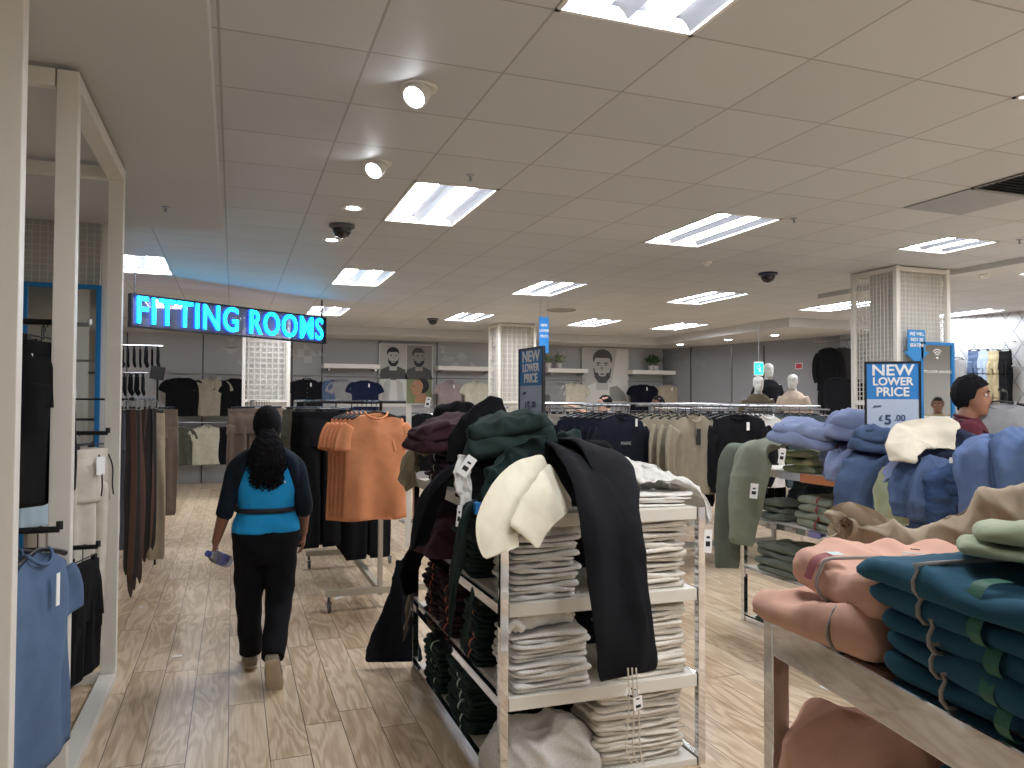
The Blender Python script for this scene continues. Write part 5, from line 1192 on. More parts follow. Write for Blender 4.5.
# --- the woman walking away
blue_top = fabric('fabric_uniform_blue', '#2599d6', bump=.2); dark_top = fabric('fabric_uniform_dark', '#15202c', sheen=.1)
W = thing('person', 'woman seen from behind walking away in blue and black top, holding a small bottle', 'person', (.20, 4.98, 0), rad(-2))
B = MB(); ty = -.17
B.grid(srings([(.74, 0, ty, .12, .09), (.86, 0, ty, .17, .12), (.98, 0, ty, .14, .10), (1.1, 0, ty, .155, .10), (1.22, 0, ty, .16, .10), (1.29, 0, ty, .11, .08), (1.33, 0, ty, .055, .055), (1.40, 0, ty+.01, .05, .052)], 40))
head_mesh(B, (0, ty+.02, 1.345), 0, .98)
LA = ((-.165, ty, 1.245), (-.238, ty-.03, 1.0), (-.305, ty+.02, .775)); RA = ((.165, ty, 1.245), (.232, ty-.03, 1.0), (.24, ty+.10, .80))
arm_hand(B, *LA, (-.12, .25, -1), r=(.05, .042, .025), s=.95, curl=.75, palm=(1, .1, 0)); arm_hand(B, *RA, (.0, .3, -1), r=(.05, .042, .025), s=.95, curl=.6, palm=(-1, .2, 0))
LP = ((-.085, ty, .80), (-.10, ty+.08, .44), (-.085, ty+.13, .09)); RP = ((.085, ty, .80), (.085, ty-.02, .45), (.045, ty-.28, .175))
for P in (LP, RP): B.tube(spline(P, 14), list(np.linspace(.08, .038, 14)), 14)
B.build('body', skin, W, remesh=.008)
T_ = MB(); T_.grid(srings([(.838, 0, ty, .212, .150), (.85, 0, ty, .212, .152), (.90, 0, ty, .205, .148), (.95, 0, ty, .180, .134), (.975, 0, ty, .172, .13), (1.0, 0, ty, .178, .132), (1.10, 0, ty, .192, .138), (1.20, 0, ty, .198, .132), (1.26, 0, ty, .172, .115), (1.31, 0, ty, .11, .09), (1.335, 0, ty, .075, .07)], 60))
V = np.array(T_.v); V[:, 1] += .006*np.sin(V[:, 2]*60+V[:, 0]*14)*np.clip((1.05-V[:, 2])*5, 0, 1); T_.v = [tuple(v) for v in V]
T_.build('top', blue_top, W, remesh=.009)
for a, sx in ((LA, -1), (RA, 1)):
    S_ = MB(); s_, e_, w_ = (np.array(v, float) for v in a)
    S_.grid(srings([(1.335, sx*.055, ty, .035, .062), (1.318, sx*.085, ty, .05, .09), (1.285, sx*.120, ty, .062, .112), (1.24, sx*.145, ty, .058, .118), (1.17, sx*.165, ty, .045, .11), (1.10, sx*.175, ty, .03, .08)], 26))
    S_.tube(spline([s_*[.70, 1, 1]+[0, 0, .0], s_*[1, 1, 1]*.8+e_*.2, s_*.4+e_*.6, e_, e_*.72+w_*.28], 24), list(np.linspace(.074, .052, 24)), 18)
    S_.build('sleeve', dark_top, W, remesh=.008)
MB().grid(rings([(.958, 0, ty, .186, .142), (.962, 0, ty, .192, .148), (.982, 0, ty, .186, .146), (.986, 0, ty, .18, .14)], 40), caps=False).build('waist_strap', print_black, W, smooth=180)
MB().grid(rings([(1.325, 0, ty, .088, .083), (1.33, 0, ty, .092, .086), (1.37, 0, ty, .07, .068), (1.37, 0, ty, .062, .06)], 30), caps=False).build('collar', dark_top, W, smooth=180)
text_mesh('back_print', 'e', .03, white_plastic, W, .001, rot=(PI/2, 0, 0), loc=(.11, ty-.137, 1.14))
L_ = MB(); L_.grid(srings([(.66, 0, ty, .16, .11), (.74, 0, ty, .205, .14), (.82, 0, ty, .212, .146), (.92, 0, ty, .19, .135)], 20))
for P in (LP, RP):
    P = [np.array(v) for v in P]; P[2] = P[2]+[0, 0, .0]; L_.tube(spline([P[0]+[0, 0, 0], P[1], P[2]], 22), list(np.interp(np.linspace(0, 1, 22), [0, .35, .6, 1], [.116, .098, .080, .072])), 20)
V = np.array(L_.v); V += .006*np.sin(V[:, 2:3]*42+V[:, :1]*30)*np.array([[.6, 1, 0]]); L_.v = [tuple(v) for v in V]
L_.build('trousers', fabric('fabric_uniform_black', '#121216', sheen=.05), W, remesh=.010)
sh = mat('shoe_taupe', '#8d8070', .6)
for nm, a, fd in (('left', np.array((-.085, ty+.13, .085)), (-.08, 1, 0)), ('right', np.array((.045, ty-.28, .165)), (.12, .45, -.88))):
    fd = np.array(fd, float); fd /= np.linalg.norm(fd); sdv = np.array((1, 0, 0)); up = np.cross(sdv, fd)
    s_ = MB(); s_.grid(drape([a-fd*.06-up*.03, a-fd*.01-up*.028, a+fd*.06-up*.04, a+fd*.13-up*.048, a+fd*.175-up*.05], sdv, [.075, .09, .105, .10, .06], [.07, .08, .06, .045, .03], 1, 0, n=22, m=24, sq=.9)); so = s_.build('shoe', sh, W, smooth=180)
    s_ = MB(); s_.grid(drape([a-fd*.066-up*.064, a+fd*.02-up*.066, a+fd*.09-up*.068, a+fd*.185-up*.068], sdv, [.078, .085, .112, .08], .02, 1, 0, n=18, m=22, sq=.9)); s_.build('sole', mat('sole_tan', '#b5a48a', .6), so, smooth=180)
# hair: cap, tie and curly ponytail
hc = np.array((0, ty+.02, 1.345)); A = []
for i in range(24):
    v = i/23
    A.append([(.092*math.sin(v*PI*.78)*math.cos(a), -.014+(.112)*math.sin(v*PI*.78)*math.sin(a)*(1 if math.sin(a) < 0 else .86), .125+.112*math.cos(v*PI*.78)-.0) for a in np.arange(60)*2*PI/60])
A = np.array(A); N = gnorm(A); N = N if N[6, :, 2].mean() > 0 else -N
A[..., 1] = np.minimum(A[..., 1], .062+.10*np.clip(A[..., 2]-.14, 0, 1)); A = A+N*((crum(A, 8, 5)-.5)*.010)[..., None]
hb = MB(); hb.grid(A+hc)
P = spline([hc+np.array((0, -.10, .10)), hc+np.array((0, -.135, .05)), hc+np.array((0, -.15, -.04)), hc+np.array((.0, -.145, -.13)), hc+np.array((.0, -.14, -.225))], 60)
Rr = np.interp(np.linspace(0, 1, 60), [0, .08, .3, .6, .85, 1], [.03, .045, .085, .098, .078, .03])
T = []
for i in range(60):
    T.append([P[i]+np.array((Rr[i]*1.05*math.cos(a), Rr[i]*.62*math.sin(a), 0)) for a in np.arange(72)*2*PI/72])
T = np.array(T); N = gnorm(T); T = T+N*((crum(T, 5, 5)-.5)*.02)[..., None]
hb.grid(T)
h_ = hb.build('hair', hairm, W, smooth=180)
hb = MB(); rr_ = np.random.RandomState(4)
for k in range(340):
    i = rr_.randint(6, 58); a = rr_.uniform(PI*.95, PI*2.05); c0 = P[i]+np.array((Rr[i]*1.05*math.cos(a), Rr[i]*.62*math.sin(a), 0)); r0 = rr_.uniform(.005, .010); L = rr_.uniform(.03, .06)
    hb.tube([c0+np.array((r0*math.cos(t*9)+.012*math.cos(a)*t, r0*math.sin(t*9), -L*t)) for t in np.linspace(0, 1, 12)], .0035, 5)
hb.build('curls', hairm, h_, smooth=180)
MB().tube([hc+np.array((.036*math.cos(a), -.118+.02*math.sin(a), .083+.028*math.sin(a))) for a in np.arange(16)*2*PI/16], .009, 8, closed=True).build('hair_tie', print_black, h_, smooth=180)
W.scale = (.92, 1, 1)
# bottle in her left hand
hand = np.array((-.305, ty+.02, .775))+np.array((-.008, .02, -.085))
Mw = Matrix.Rotation(rad(-2), 3, 'Z'); hw_ = np.array(Mw @ Vector(hand*[.92, 1, 1]))+np.array((.20, 4.98, 0))
bt = thing('water_bottle', 'small clear plastic bottle with purple label held in the woman left hand', 'bottle', hw_+np.array([.028, -.0, -.005]), 0)
bt.rotation_euler = (rad(65), rad(0), rad(-40)); bt.scale = (1.2, 1.2, 1.15)
pl, pn_, pl_l, pb = nt('clear_plastic'); pb.inputs['Base Color'].default_value = lin('#cfd6e6'); pb.inputs['Roughness'].default_value = .08; pb.inputs['Transmission Weight'].default_value = .75; pb.inputs['IOR'].default_value = 1.25
MB().lathe([(0, -.075), (.028, -.075), (.031, -.068), (.030, -.04), (.029, .02), (.031, .035), (.022, .06), (.012, .072), (.012, .08), (0, .08)], seg=28).build('bottle_body', pl, bt, smooth=50)
MB().lathe([(.0312, -.035), (.0318, -.034), (.0308, .015), (.030, .016)], seg=28).build('bottle_label', mat('label_purple', '#6d6aa8', .4), bt, smooth=50)
MB().lathe([(0, .078), (.015, .078), (.015, .094), (0, .094)], seg=20).build('bottle_cap', mat('cap_blue', '#3c4f9c', .4), bt, smooth=50)
# --- others
mp = person('young man in profile, thick black hair, maroon t-shirt, grey strap, behind the blue pile', (4.40, 3.64, 0), rad(-140), skin, F('maroon_shirt', '#55242e'), F('jeans_dark', '#2a3140'), 1.035, hair=short_hair(.010, .012))
q = MB(); strip(q, [(-.10, -.13, 1.20), (-.105, -.135, 1.36), (-.105, -.06, 1.455), (-.105, .03, 1.44), (-.11, .125, 1.33), (-.12, .14, 1.18)], (1, 0, 0), .045); q.build('bag_strap', greyj, mp)
q = MB(); strip(q, [(.10, -.13, 1.20), (.105, -.135, 1.36), (.105, -.06, 1.455), (.105, .03, 1.44), (.11, .125, 1.33), (.12, .14, 1.18)], (1, 0, 0), .045); q.build('bag_strap', greyj, mp)
hs_ = hang_shirt('hanging_sweatshirt', 'grey hooded sweatshirt hanging behind the pile, right of the young man', 'sweatshirt', greyj, D(1000, 388, 4.9), -.75, None, W=.58, L=.70, sleeve='long', seed=71, thick=.16, drop=.10)
arm('clothes_rail', 'black rail behind the young man carrying the grey sweatshirt', [D(1000, 388, 4.9)+[0, 0, -.01], D(1000, 388, 4.9)+[.7, .5, -.01], (D(1000, 388, 4.9)+[.7, .5, -.01])*[1, 1, 0]])
person('man in a tan polo shirt standing opposite the right column mirror, seen reflected in it', (10.1, 3.65, 0), rad(48), skin, F('tan_polo', '#b5a27c'), black, 1.0, hair=short_hair(.008, .006))
person('dark-haired man with bare arm stretched out to the left beyond the long rail', D(606, 393, 11.2)*[1, 1, 0], rad(62), skin_l, F('light_grey_shirt', '#a9b2bb'), black, 1.0, hair=short_hair(.006, .004), arms=(((-.18, 0, 1.38), (-.30, .2, 1.42), (-.36, .46, 1.56), (-.1, 1, .2)), ((.18, 0, 1.38), (.23, -.03, 1.10), (.22, .08, .86), (0, .25, -1))))
person('person with dark hair seen small beyond the long rail, below the navy shirt', D(659, 394, 11.9)*[1, 1, 0], rad(90), skin_d, F('dark_jacket', '#22242a'), black, 1.0, hair=short_hair(.006, .006))
# ================================================================== PRICE SIGNS
sign_blue = mat('sign_blue', '#2a7cc0', .45); sign_pale = mat('sign_pale', '#b4c0d2', .45)
def price_sign(lab, loc, rz, dim=1.0, w=.30, h=.44, pole=.35, strap=None):
    t = thing('price_sign', lab, 'price sign', loc, rz)
    f = MB(); e = .012
    f.span((-w/2, -.008, 0), (-w/2+e, .008, h)); f.span((w/2-e, -.008, 0), (w/2, .008, h)); f.span((-w/2+e, -.008, 0), (w/2-e, .008, e)); f.span((-w/2+e, -.008, h-e), (w/2-e, .008, h)); f.build('sign_frame', black_plastic, t, bevel=.001)
    zc = h*.515
    MB().span((-w/2+e, -.003, e), (w/2-e, .003, zc)).build('lower_panel', sign_pale, t); MB().span((-w/2+e, -.0035, zc), (w/2-e, .003, h-e)).build('upper_panel', sign_blue, t)
    MB().tube([(0, 0, 0), (0, 0, -pole)], .008, 8).build('stand_pole', black_metal, t); MB().span((-.09, -.06, -pole-.006), (.09, .06, -pole)).build('stand_base', black_metal, t)
    k = h/.44
    for s, z, sz, sx in (('NEW', .388, .086, 1.15), ('LOWER', .325, .062, 1.02), ('PRICE', .266, .070, 1.0)):
        text_mesh('sign_text', s, sz*k, white_plastic, t, .0008, bold=.0018*k, loc=(0, -.0052, z*k), sx=sx*.95)
    pm = mat('sign_navy', '#38476b', .6)
    text_mesh('price_text', '£', .042*k, pm, t, .0008, bold=.001, loc=(-.062*k, -.0048, .118*k)); text_mesh('price_text', '5', .075*k, pm, t, .0008, bold=.0025, loc=(-.025*k, -.0048, .108*k)); text_mesh('price_text', '.00', .048*k, pm, t, .0008, bold=.001, loc=(.035*k, -.0048, .12*k))
    text_mesh('price_text', '£6.50', .017*k, pm, t, .0008, bold=.0005, loc=(-.08*k, -.0048, .185*k)); MB().box((-.08*k, -.0052, .185*k), (.05*k, .0008, .002*k), tilt=('Y', -.3)).build('strike_line', pm, t)
    return t
price_sign('framed NEW LOWER PRICE £5.00 sign standing on the right table of blue clothes', (3.62, 3.49, 1.40), rad(-38), w=.30, h=.455, pole=.255)
price_sign('dark framed NEW LOWER PRICE sign seen at an angle behind the green hoodies', (1.53, 3.93, 1.475), rad(-85), w=.30, h=.43, pole=.33)
t = thing('hanging_banner', 'narrow blue sale banner hanging from the ceiling behind the dark price sign', 'banner', (4.22, 10.35, 2.33))
MB().span((-.075, -.005, 0), (.075, .005, .52)).build('banner_sheet', sign_blue, t)
for k, s in enumerate(('NEW', 'LOWER', 'PRICE')): text_mesh('banner_text', s, .055, white_plastic, t, .001, bold=.001, loc=(0, -.008, .4-.08*k), sx=.8)
for x in (-.06, .06): MB().tube([(x, 0, .52), (x, 0, H-2.33)], .003, 6).build('cord', steel, t)
# ================================================================== BACK WALL
YW = YB-.02
def poster(lab, pa, pb, panels, y=16.3):
    a = at(pa[0], pa[1], y=y); b = at(pb[0], pb[1], y=y); w = b[0]-a[0]; h = a[2]-b[2]
    t = thing('poster', lab, 'poster', (a[0], y, b[2])); MB().span((-.02, .0, -.02), (w+.02, .097, h+.02)).build('poster_board', mat('poster_white', '#c9cac8', .5), t)
    return t, w, h
def pmat(n, c): return mat('ink_'+n, c, .6)
def ell(cx, cz, rx, rz_, n=28, a0=0, a1=2*PI, tilt=0): return [(cx+rx*math.cos(a)*math.cos(tilt)-rz_*math.sin(a)*math.sin(tilt), cz+rx*math.cos(a)*math.sin(tilt)+rz_*math.sin(a)*math.cos(tilt)) for a in np.linspace(a0, a1, n, endpoint=a1-a0 < 6.2)]
def flat(name, t, pts, m, lay): MB().poly(pts, -.0012).move((0, -.002*lay, 0)).build(name, m, t)
G1, G2, G3, G4, G5 = pmat('grey_light', '#b9b9b6'), pmat('grey_mid', '#8e8c88'), pmat('grey_dark', '#4b4a4a'), pmat('near_black', '#222224'), pmat('grey_pale', '#d6d6d2')
def face_front(t, cx, cz, s, sk, hr, bd, turn=0, bg=None, top=G4, W_=1, H_=1):
    flat('portrait_shoulders', t, [(cx-.5*s, cz-.75*s), (cx-.42*s, cz-.42*s), (cx-.15*s, cz-.3*s), (cx+.15*s, cz-.3*s), (cx+.42*s, cz-.42*s), (cx+.5*s, cz-.75*s)], top, 2)
    flat('portrait_neck', t, [(cx-.13*s, cz-.45*s), (cx-.13*s, cz), (cx+.13*s, cz), (cx+.13*s, cz-.45*s)], sk, 3)
    flat('portrait_hair', t, ell(cx+turn*-.03*s, cz+.17*s, .215*s, .19*s), hr, 4)
    flat('portrait_face', t, ell(cx, cz, .2*s, .29*s), sk, 5)
    flat('portrait_fringe', t, ell(cx, cz+.155*s, .205*s, .16*s, a0=.2, a1=PI-.2), hr, 6)
    if bd: flat('portrait_beard', t, [(cx-.2*s, cz-.02*s), (cx-.175*s, cz-.02*s), (cx-.16*s, cz-.1*s), (cx-.09*s, cz-.115*s), (cx-.07*s, cz-.17*s), (cx, cz-.185*s), (cx+.07*s, cz-.17*s), (cx+.09*s, cz-.115*s), (cx+.16*s, cz-.1*s), (cx+.175*s, cz-.02*s), (cx+.2*s, cz-.02*s), (cx+.17*s, cz-.2*s), (cx+.08*s, cz-.31*s), (cx-.08*s, cz-.31*s), (cx-.17*s, cz-.2*s)], bd, 6)
    for sx in (-1, 1):
        flat('portrait_brow', t, ell(cx+turn*.03*s+sx*.085*s, cz+.085*s, .055*s, .013*s), hr, 7); flat('portrait_eye', t, ell(cx+turn*.03*s+sx*.085*s, cz+.045*s, .03*s, .012*s), G4, 7)
    flat('portrait_nose', t, [(cx+turn*.04*s-.012*s, cz+.05*s), (cx+turn*.05*s-.035*s, cz-.05*s), (cx+turn*.05*s+.035*s, cz-.05*s)], G2, 7)
    flat('portrait_mouth', t, ell(cx+turn*.03*s, cz-.135*s, .055*s, .014*s), G3, 8)
t, w, h = poster('four-panel poster of bearded men on the back wall', (380, 344), (432, 404), 4)
for (i, j), bgm in (((0, 1), G1), ((1, 1), G2), ((0, 0), G5), ((1, 0), pmat('olive_bg', '#7d8560'))):
    x0, z0 = i*w/2, j*h/2; flat('panel_ground', t, [(x0+.01, z0+.01), (x0+w/2-.01, z0+.01), (x0+w/2-.01, z0+h/2-.01), (x0+.01, z0+h/2-.01)], bgm, 1)
face_front(t, w*.25, h*.78, w*.54, G1, G4, G4, .3, top=G3)
face_front(t, w*.74, h*.78, w*.54, G2, G3, G4, 1.2, top=G3)
flat('portrait_jacket', t, [(w*.03, h*.02), (w*.08, h*.36), (w*.18, h*.43), (w*.33, h*.43), (w*.43, h*.34), (w*.47, h*.02)], G1, 3); flat('portrait_tee', t, [(w*.17, h*.02), (w*.2, h*.4), (w*.31, h*.4), (w*.34, h*.02)], G5, 4); flat('portrait_beard', t, ell(w*.26, h*.45, w*.085, h*.05, a0=PI, a1=2*PI), G3, 5)
sk = pmat('skin_tone', '#b08468')
flat('portrait_neck', t, [(w*.66, h*.02), (w*.70, h*.22), (w*.86, h*.22), (w*.92, h*.02)], sk, 3); flat('portrait_hair', t, ell(w*.80, h*.31, w*.14, h*.13), G4, 4)
flat('portrait_face', t, [(w*.64, h*.40), (w*.61, h*.33), (w*.575, h*.275), (w*.605, h*.26), (w*.60, h*.235), (w*.615, h*.215), (w*.605, h*.195), (w*.64, h*.15), (w*.72, h*.15), (w*.80, h*.20), (w*.82, h*.34), (w*.76, h*.41)], sk, 5); flat('portrait_eye', t, ell(w*.64, h*.30, w*.022, h*.006), G4, 6)
flat('portrait_ear', t, ell(w*.80, h*.28, w*.022, h*.03), sk, 6)
t, w, h = poster('large black and white poster of one bearded man on the back wall', (583, 348), (628, 404), 1)
flat('panel_ground', t, [(.01, .01), (w-.01, .01), (w-.01, h-.01), (.01, h-.01)], G1, 1); flat('portrait_light', t, [(w*.55, .01), (w-.01, .01), (w-.01, h-.01), (w*.75, h-.01)], G5, 1.5)
face_front(t, w*.42, h*.66, w*1.0, G1, G3, G3, -.2, top=G5)
flat('portrait_shadow', t, [(w*.60, h*.05), (w*.58, h*.30), (w*.75, h*.33), (w*.9, h*.22), (w*.98, h*.05)], G2, 3.5)
# wall shelves
def shelf(lab, xa, xb, y, z=2.30, h=.09, d=.42):
    t = thing('wall_shelf', lab, 'shelf', ((xa+xb)/2, YB-.001, z)); w = xb-xa
    MB().span((-w/2, -d, 0), (w/2, 0, h)).build('shelf_board', mat('shelf_bright', '#e9e7e0', .4), t, bevel=.004)
    for x in (-w/2+.1, w/2-.1): MB().span((x, -d+.04, -.05), (x+.03, 0, -.0)).build('bracket', steel, t)
    return t
def wx(p): return at(p, 370, y=16.1)[0]
shelf('white wall shelf left of the four-panel poster', wx(323), wx(379), 0); shelf('white wall shelf right of the four-panel poster', wx(437), wx(492), 0)
shelf('white wall shelf with pale plants left of the large portrait', wx(546), wx(586), 0); shelf('white wall shelf with plants right of the large portrait', wx(630), wx(682), 0)
def wrail(lab, pa, pb, z=2.13, y=16.05):
    t = thing('wall_rail', lab, 'clothes rail', (wx(pa), y, z)); L = wx(pb)-wx(pa)
    MB().tube([(0, 0, 0), (L, 0, 0)], .014, 8).build('rail', steel, t, smooth=40)
    for x in (.05, L-.05): MB().box((x, .17, 0), (.02, .35, .02)).build('bracket', steel, t)
for a, b, s in ((164, 242, 'behind the belts and black t-shirt'), (290, 380, 'with dark shirts left of the four-panel poster'), (434, 497, 'with mauve and cream shirts'), (546, 584, 'left of the large portrait'), (630, 700, 'right of the large portrait')): wrail('chrome wall rail '+s, a, b)
wrail('lower chrome wall rail with cream polo shirt', 172, 236, z=1.20)
def wg(px_, m, lab, seed, z=2.15, **k):
    k.setdefault('W', .52); k.setdefault('L', .74); k.setdefault('thick', .09)
    return hang_shirt('hanging_'+k.pop('kind', 't_shirt'), lab, k.pop('cat', 't-shirt'), m, (at(px_, 370, y=15.95)[0], 15.95, z), rs.uniform(-.1, .1), None, seed=seed, hook=steel, **k)
wg(183, black, 'black t-shirt on the back wall, leftmost upper garment', 301, W=.60, spread=.13)
wg(213, F('stone_polo', '#9e9886'), 'stone beige polo shirt on the upper back rail beside the black t-shirt', 302, neck='polo', kind='polo_shirt', cat='polo shirt')
wg(235, black, 'black t-shirt half hidden by the slatted column on the upper back rail', 303)
wg(178, F('khaki_polo', '#54574a'), 'khaki green shirt on the lower back rail', 304, z=1.22, neck='polo', kind='polo_shirt', cat='polo shirt')
wg(208, F('cream_polo', '#c6c4ae'), 'cream polo shirt on the lower back rail', 305, z=1.22, neck='polo', kind='polo_shirt', cat='polo shirt')
wg(230, black, 'black t-shirt at the right end of the lower back rail', 306, z=1.22)
wg(307, charcoal, 'charcoal button shirt on the back wall right of the slatted column', 307, neck='shirt', kind='shirt', cat='shirt', tagged=True, W=.60)
wg(335, denim, 'denim blue sleeveless top on the back wall', 308, sleeve='none', kind='sleeveless_shirt', cat='top', tagged=False)
wg(344, greyj, 'pale grey t-shirt behind the denim top on the back wall', 309)
wg(365, F('navy_tee', '#1b2440'), 'navy t-shirt on the back wall left of the four-panel poster', 310, tagged=True, W=.58)
wg(450, mauve, 'mauve grey short-sleeved shirt on the back wall', 311, neck='shirt', kind='shirt', cat='shirt', tagged=True)
wg(476, F('cream_shirt', '#c9c6b6'), 'cream short-sleeved shirt on the back wall beside the mauve one', 312, neck='shirt', kind='shirt', cat='shirt')
wg(560, greyj, 'grey t-shirt on the back wall left of the large portrait', 313); wg(574, F('ecru', '#c8c2b0'), 'ecru patterned shirt on the back wall touching the large portrait', 314, neck='shirt', kind='shirt', cat='shirt', W=.6)
wg(643, navy, 'navy shirt on the back wall right of the large portrait', 315, tagged=True, W=.64)
wg(668, F('sand_stripe', '#a79c8a'), 'sand striped shirt on the back wall beside the navy one', 316, tagged=True)
# plants on shelves
leafm = mat('leaf_green', '#3f5a36', .5); potm = mat('pot_white', '#d5d3cc', .4)
def plant(lab, px_, z, seed, spread=.16, pale=False, hh=.3):
    r = np.random.RandomState(seed); t = thing('potted_plant', lab, 'plant', (wx(px_), 16.15, z))
    MB().lathe([(0, 0), (.06, 0), (.075, .12), (.068, .12), (0, .10)], seg=20).build('pot', potm, t, smooth=40)
    l_ = MB(); lm = mat('leaf_pale', '#8fa07f', .5) if pale else leafm
    for k in range(60):
        a = r.uniform(0, 2*PI); e = r.uniform(.2, 1.3); L = r.uniform(.5, 1)*hh; p = np.array([0, 0, .12]); d = np.array([math.cos(a)*math.sin(e), math.sin(a)*math.sin(e)*.7, math.cos(e)])
        c = p+d*L*spread/.16*.8; s = np.cross(d, (0, 0, 1)); s /= np.linalg.norm(s)+1e-6; w_ = r.uniform(.02, .035)
        l_.add([c-d*.05, c+s*w_, c+d*.06, c-s*w_], [(0, 1, 2, 3)])
        if k % 6 == 0: l_.tube([p, c], .003, 4)
    l_.build('leaves', lm, t)
plant('bushy pale plant in white pot on the shelf left of the large portrait', 560, 2.39, 1, pale=True); plant('small pale plant at the left end of that same shelf', 549, 2.39, 4, pale=True, hh=.2)
plant('dark green plant in a small white pot on the shelf right of the large portrait', 652, 2.39, 2); plant('taller dark green plant beside the potted one on that right shelf', 657, 2.39, 3, hh=.36)
# geometric murals of triangles
decal = mat('mural_pale', '#c4c6c3', .6); decal2 = mat('mural_grey', '#6f7173', .6)
def mural(lab, tris, m=decal, y=None, px0=None):
    y = YB-.006; P = [[at(p[0], p[1], y=y) for p in tr] for tr in tris]; o = P[0][0]
    b = MB()
    for tr in P:
        n = len(tr); b.add([(p[0], y, p[2]) for p in tr]+[(p[0], y+.004, p[2]) for p in tr], [tuple(range(n)), tuple(range(2*n-1, n-1, -1))]+[(i, (i+1) % n, (i+1) % n+n, i+n) for i in range(n)])
    return tag(b.build('wall_mural', m), lab, 'mural')
mural('pale triangle mural left of the slatted column', [((226, 338), (236, 338), (231, 343)), ((231, 343), (226, 348), (236, 348)), ((220, 347), (242, 347), (231, 354)), ((236, 360), (243, 362), (243, 368))])
mural('pale triangle and square mural right of the slatted column', [((283, 356), (292, 348), (295, 356)), ((297, 349), (304, 349), (304, 357), (297, 357)), ((304, 343), (311, 350), (304, 350)), ((304, 356), (312, 356), (312, 363), (304, 363)), ((311, 349), (318, 356), (311, 356)), ((319, 350), (326, 356), (319, 356))])
mural('small dog-like triangle mural right of the four-panel poster', [((440, 346), (446, 346), (443, 350)), ((443, 350), (440, 353), (446, 353)), ((440, 360), (446, 355), (452, 362)), ((446, 357), (455, 357), (452, 362)), ((456, 357), (462, 352), (468, 357), (462, 361)), ((450, 366), (456, 361), (460, 366)), ((470, 361), (478, 368), (471, 368))])
mural('pale triangle mural above the plants left of the large portrait', [((552, 350), (559, 356), (552, 362)), ((559, 355), (565, 350), (565, 362)), ((546, 362), (552, 362), (552, 367))])
# murals and fittings on the oblique grey wall
def wall_pt(px_, py_, off=.012):
    d = np.array(WR1)-np.array(WR0); d = d/np.linalg.norm(d); n_ = np.array([-abs(d[1]), -abs(d[0])*np.sign(d[0])*np.sign(-d[1]) if False else 0]); n_ = np.array([d[1], -d[0]]); n_ = n_ if n_[0] < 0 else -n_
    o = np.array(WR0)+n_*off; dd = ray(px_, py_); tt = np.dot(o-CAMP[:2], n_)/np.dot(dd[:2], n_); return CAMP+dd*tt, n_, d
def on_wall(name, lab, cat, corners, m, off=.012, th=.01, parent=None):
    P = []; 
    for c in corners: p, n_, d = wall_pt(c[0], c[1], off); P.append(p)
    q = [p-np.array([n_[0], n_[1], 0])*th for p in P]; n = len(P)
    b = MB(); b.add(P+q, [tuple(range(n)), tuple(range(2*n-1, n-1, -1))]+[(i, (i+1) % n, (i+1) % n+n, i+n) for i in range(n)])
    o = b.build(name, m, parent); 
    if lab: tag(o, lab, cat)
    return o
b = MB()
for tr in (((672, 355), (683, 352), (678, 358)), ((676, 364), (681, 361), (680, 369)), ((683, 363), (692, 352), (692, 369)), ((693, 352), (700, 363), (693, 366)), ((700, 352), (706, 352), (706, 358)), ((699, 364), (706, 360), (706, 371))):
    P = [wall_pt(c[0], c[1], .01)[0] for c in tr]; Q = [wall_pt(c[0], c[1], .003)[0] for c in tr]; b.add(P+Q, [(0, 1, 2), (5, 4, 3), (0, 1, 4, 3), (1, 2, 5, 4), (2, 0, 3, 5)])
tag(b.build('wall_mural', mat('mural_dim', '#8e9092', .6)), 'grey triangle mural on the oblique dark wall', 'mural')
for p in (731, 763, 690):
    on_wall('wall_strip', 'thin vertical joint strip on the dark wall at %s' % {731: 'its middle, pale', 763: 'the right of the exit sign', 690: 'the left, between mural pieces'}[p], 'trim strip', ((p, 346), (p+1.2, 346), (p+1.2, 470), (p, 470)), steel if p == 731 else mat('joint_dark', '#4a4a4c', .6), .012, .01)
on_wall('wall_notice', 'red fire notice with white border on the grey wall', 'notice', ((795, 363), (802.5, 362.5), (802.5, 369), (795, 369.5)), mat('notice_white', '#cfc7c4', .5), .014); on_wall('notice_panel', None, None, ((796, 364), (801.7, 363.6), (801.7, 368), (796, 368.4)), mat('notice_red', '#b3303a', .5), .018, .003, bpy.data.objects['wall_notice'])
o = on_wall('wall_notice', 'white notice with blue disc low on the grey wall', 'notice', ((796, 393), (802, 393), (802, 407), (796, 407)), mat('notice_white', '#cfc7c4', .5), .014); on_wall('notice_disc', None, None, ((797, 396), (801, 396), (801, 401), (797, 401)), mat('notice_blue', '#2d55a8', .5), .018, .003, o)
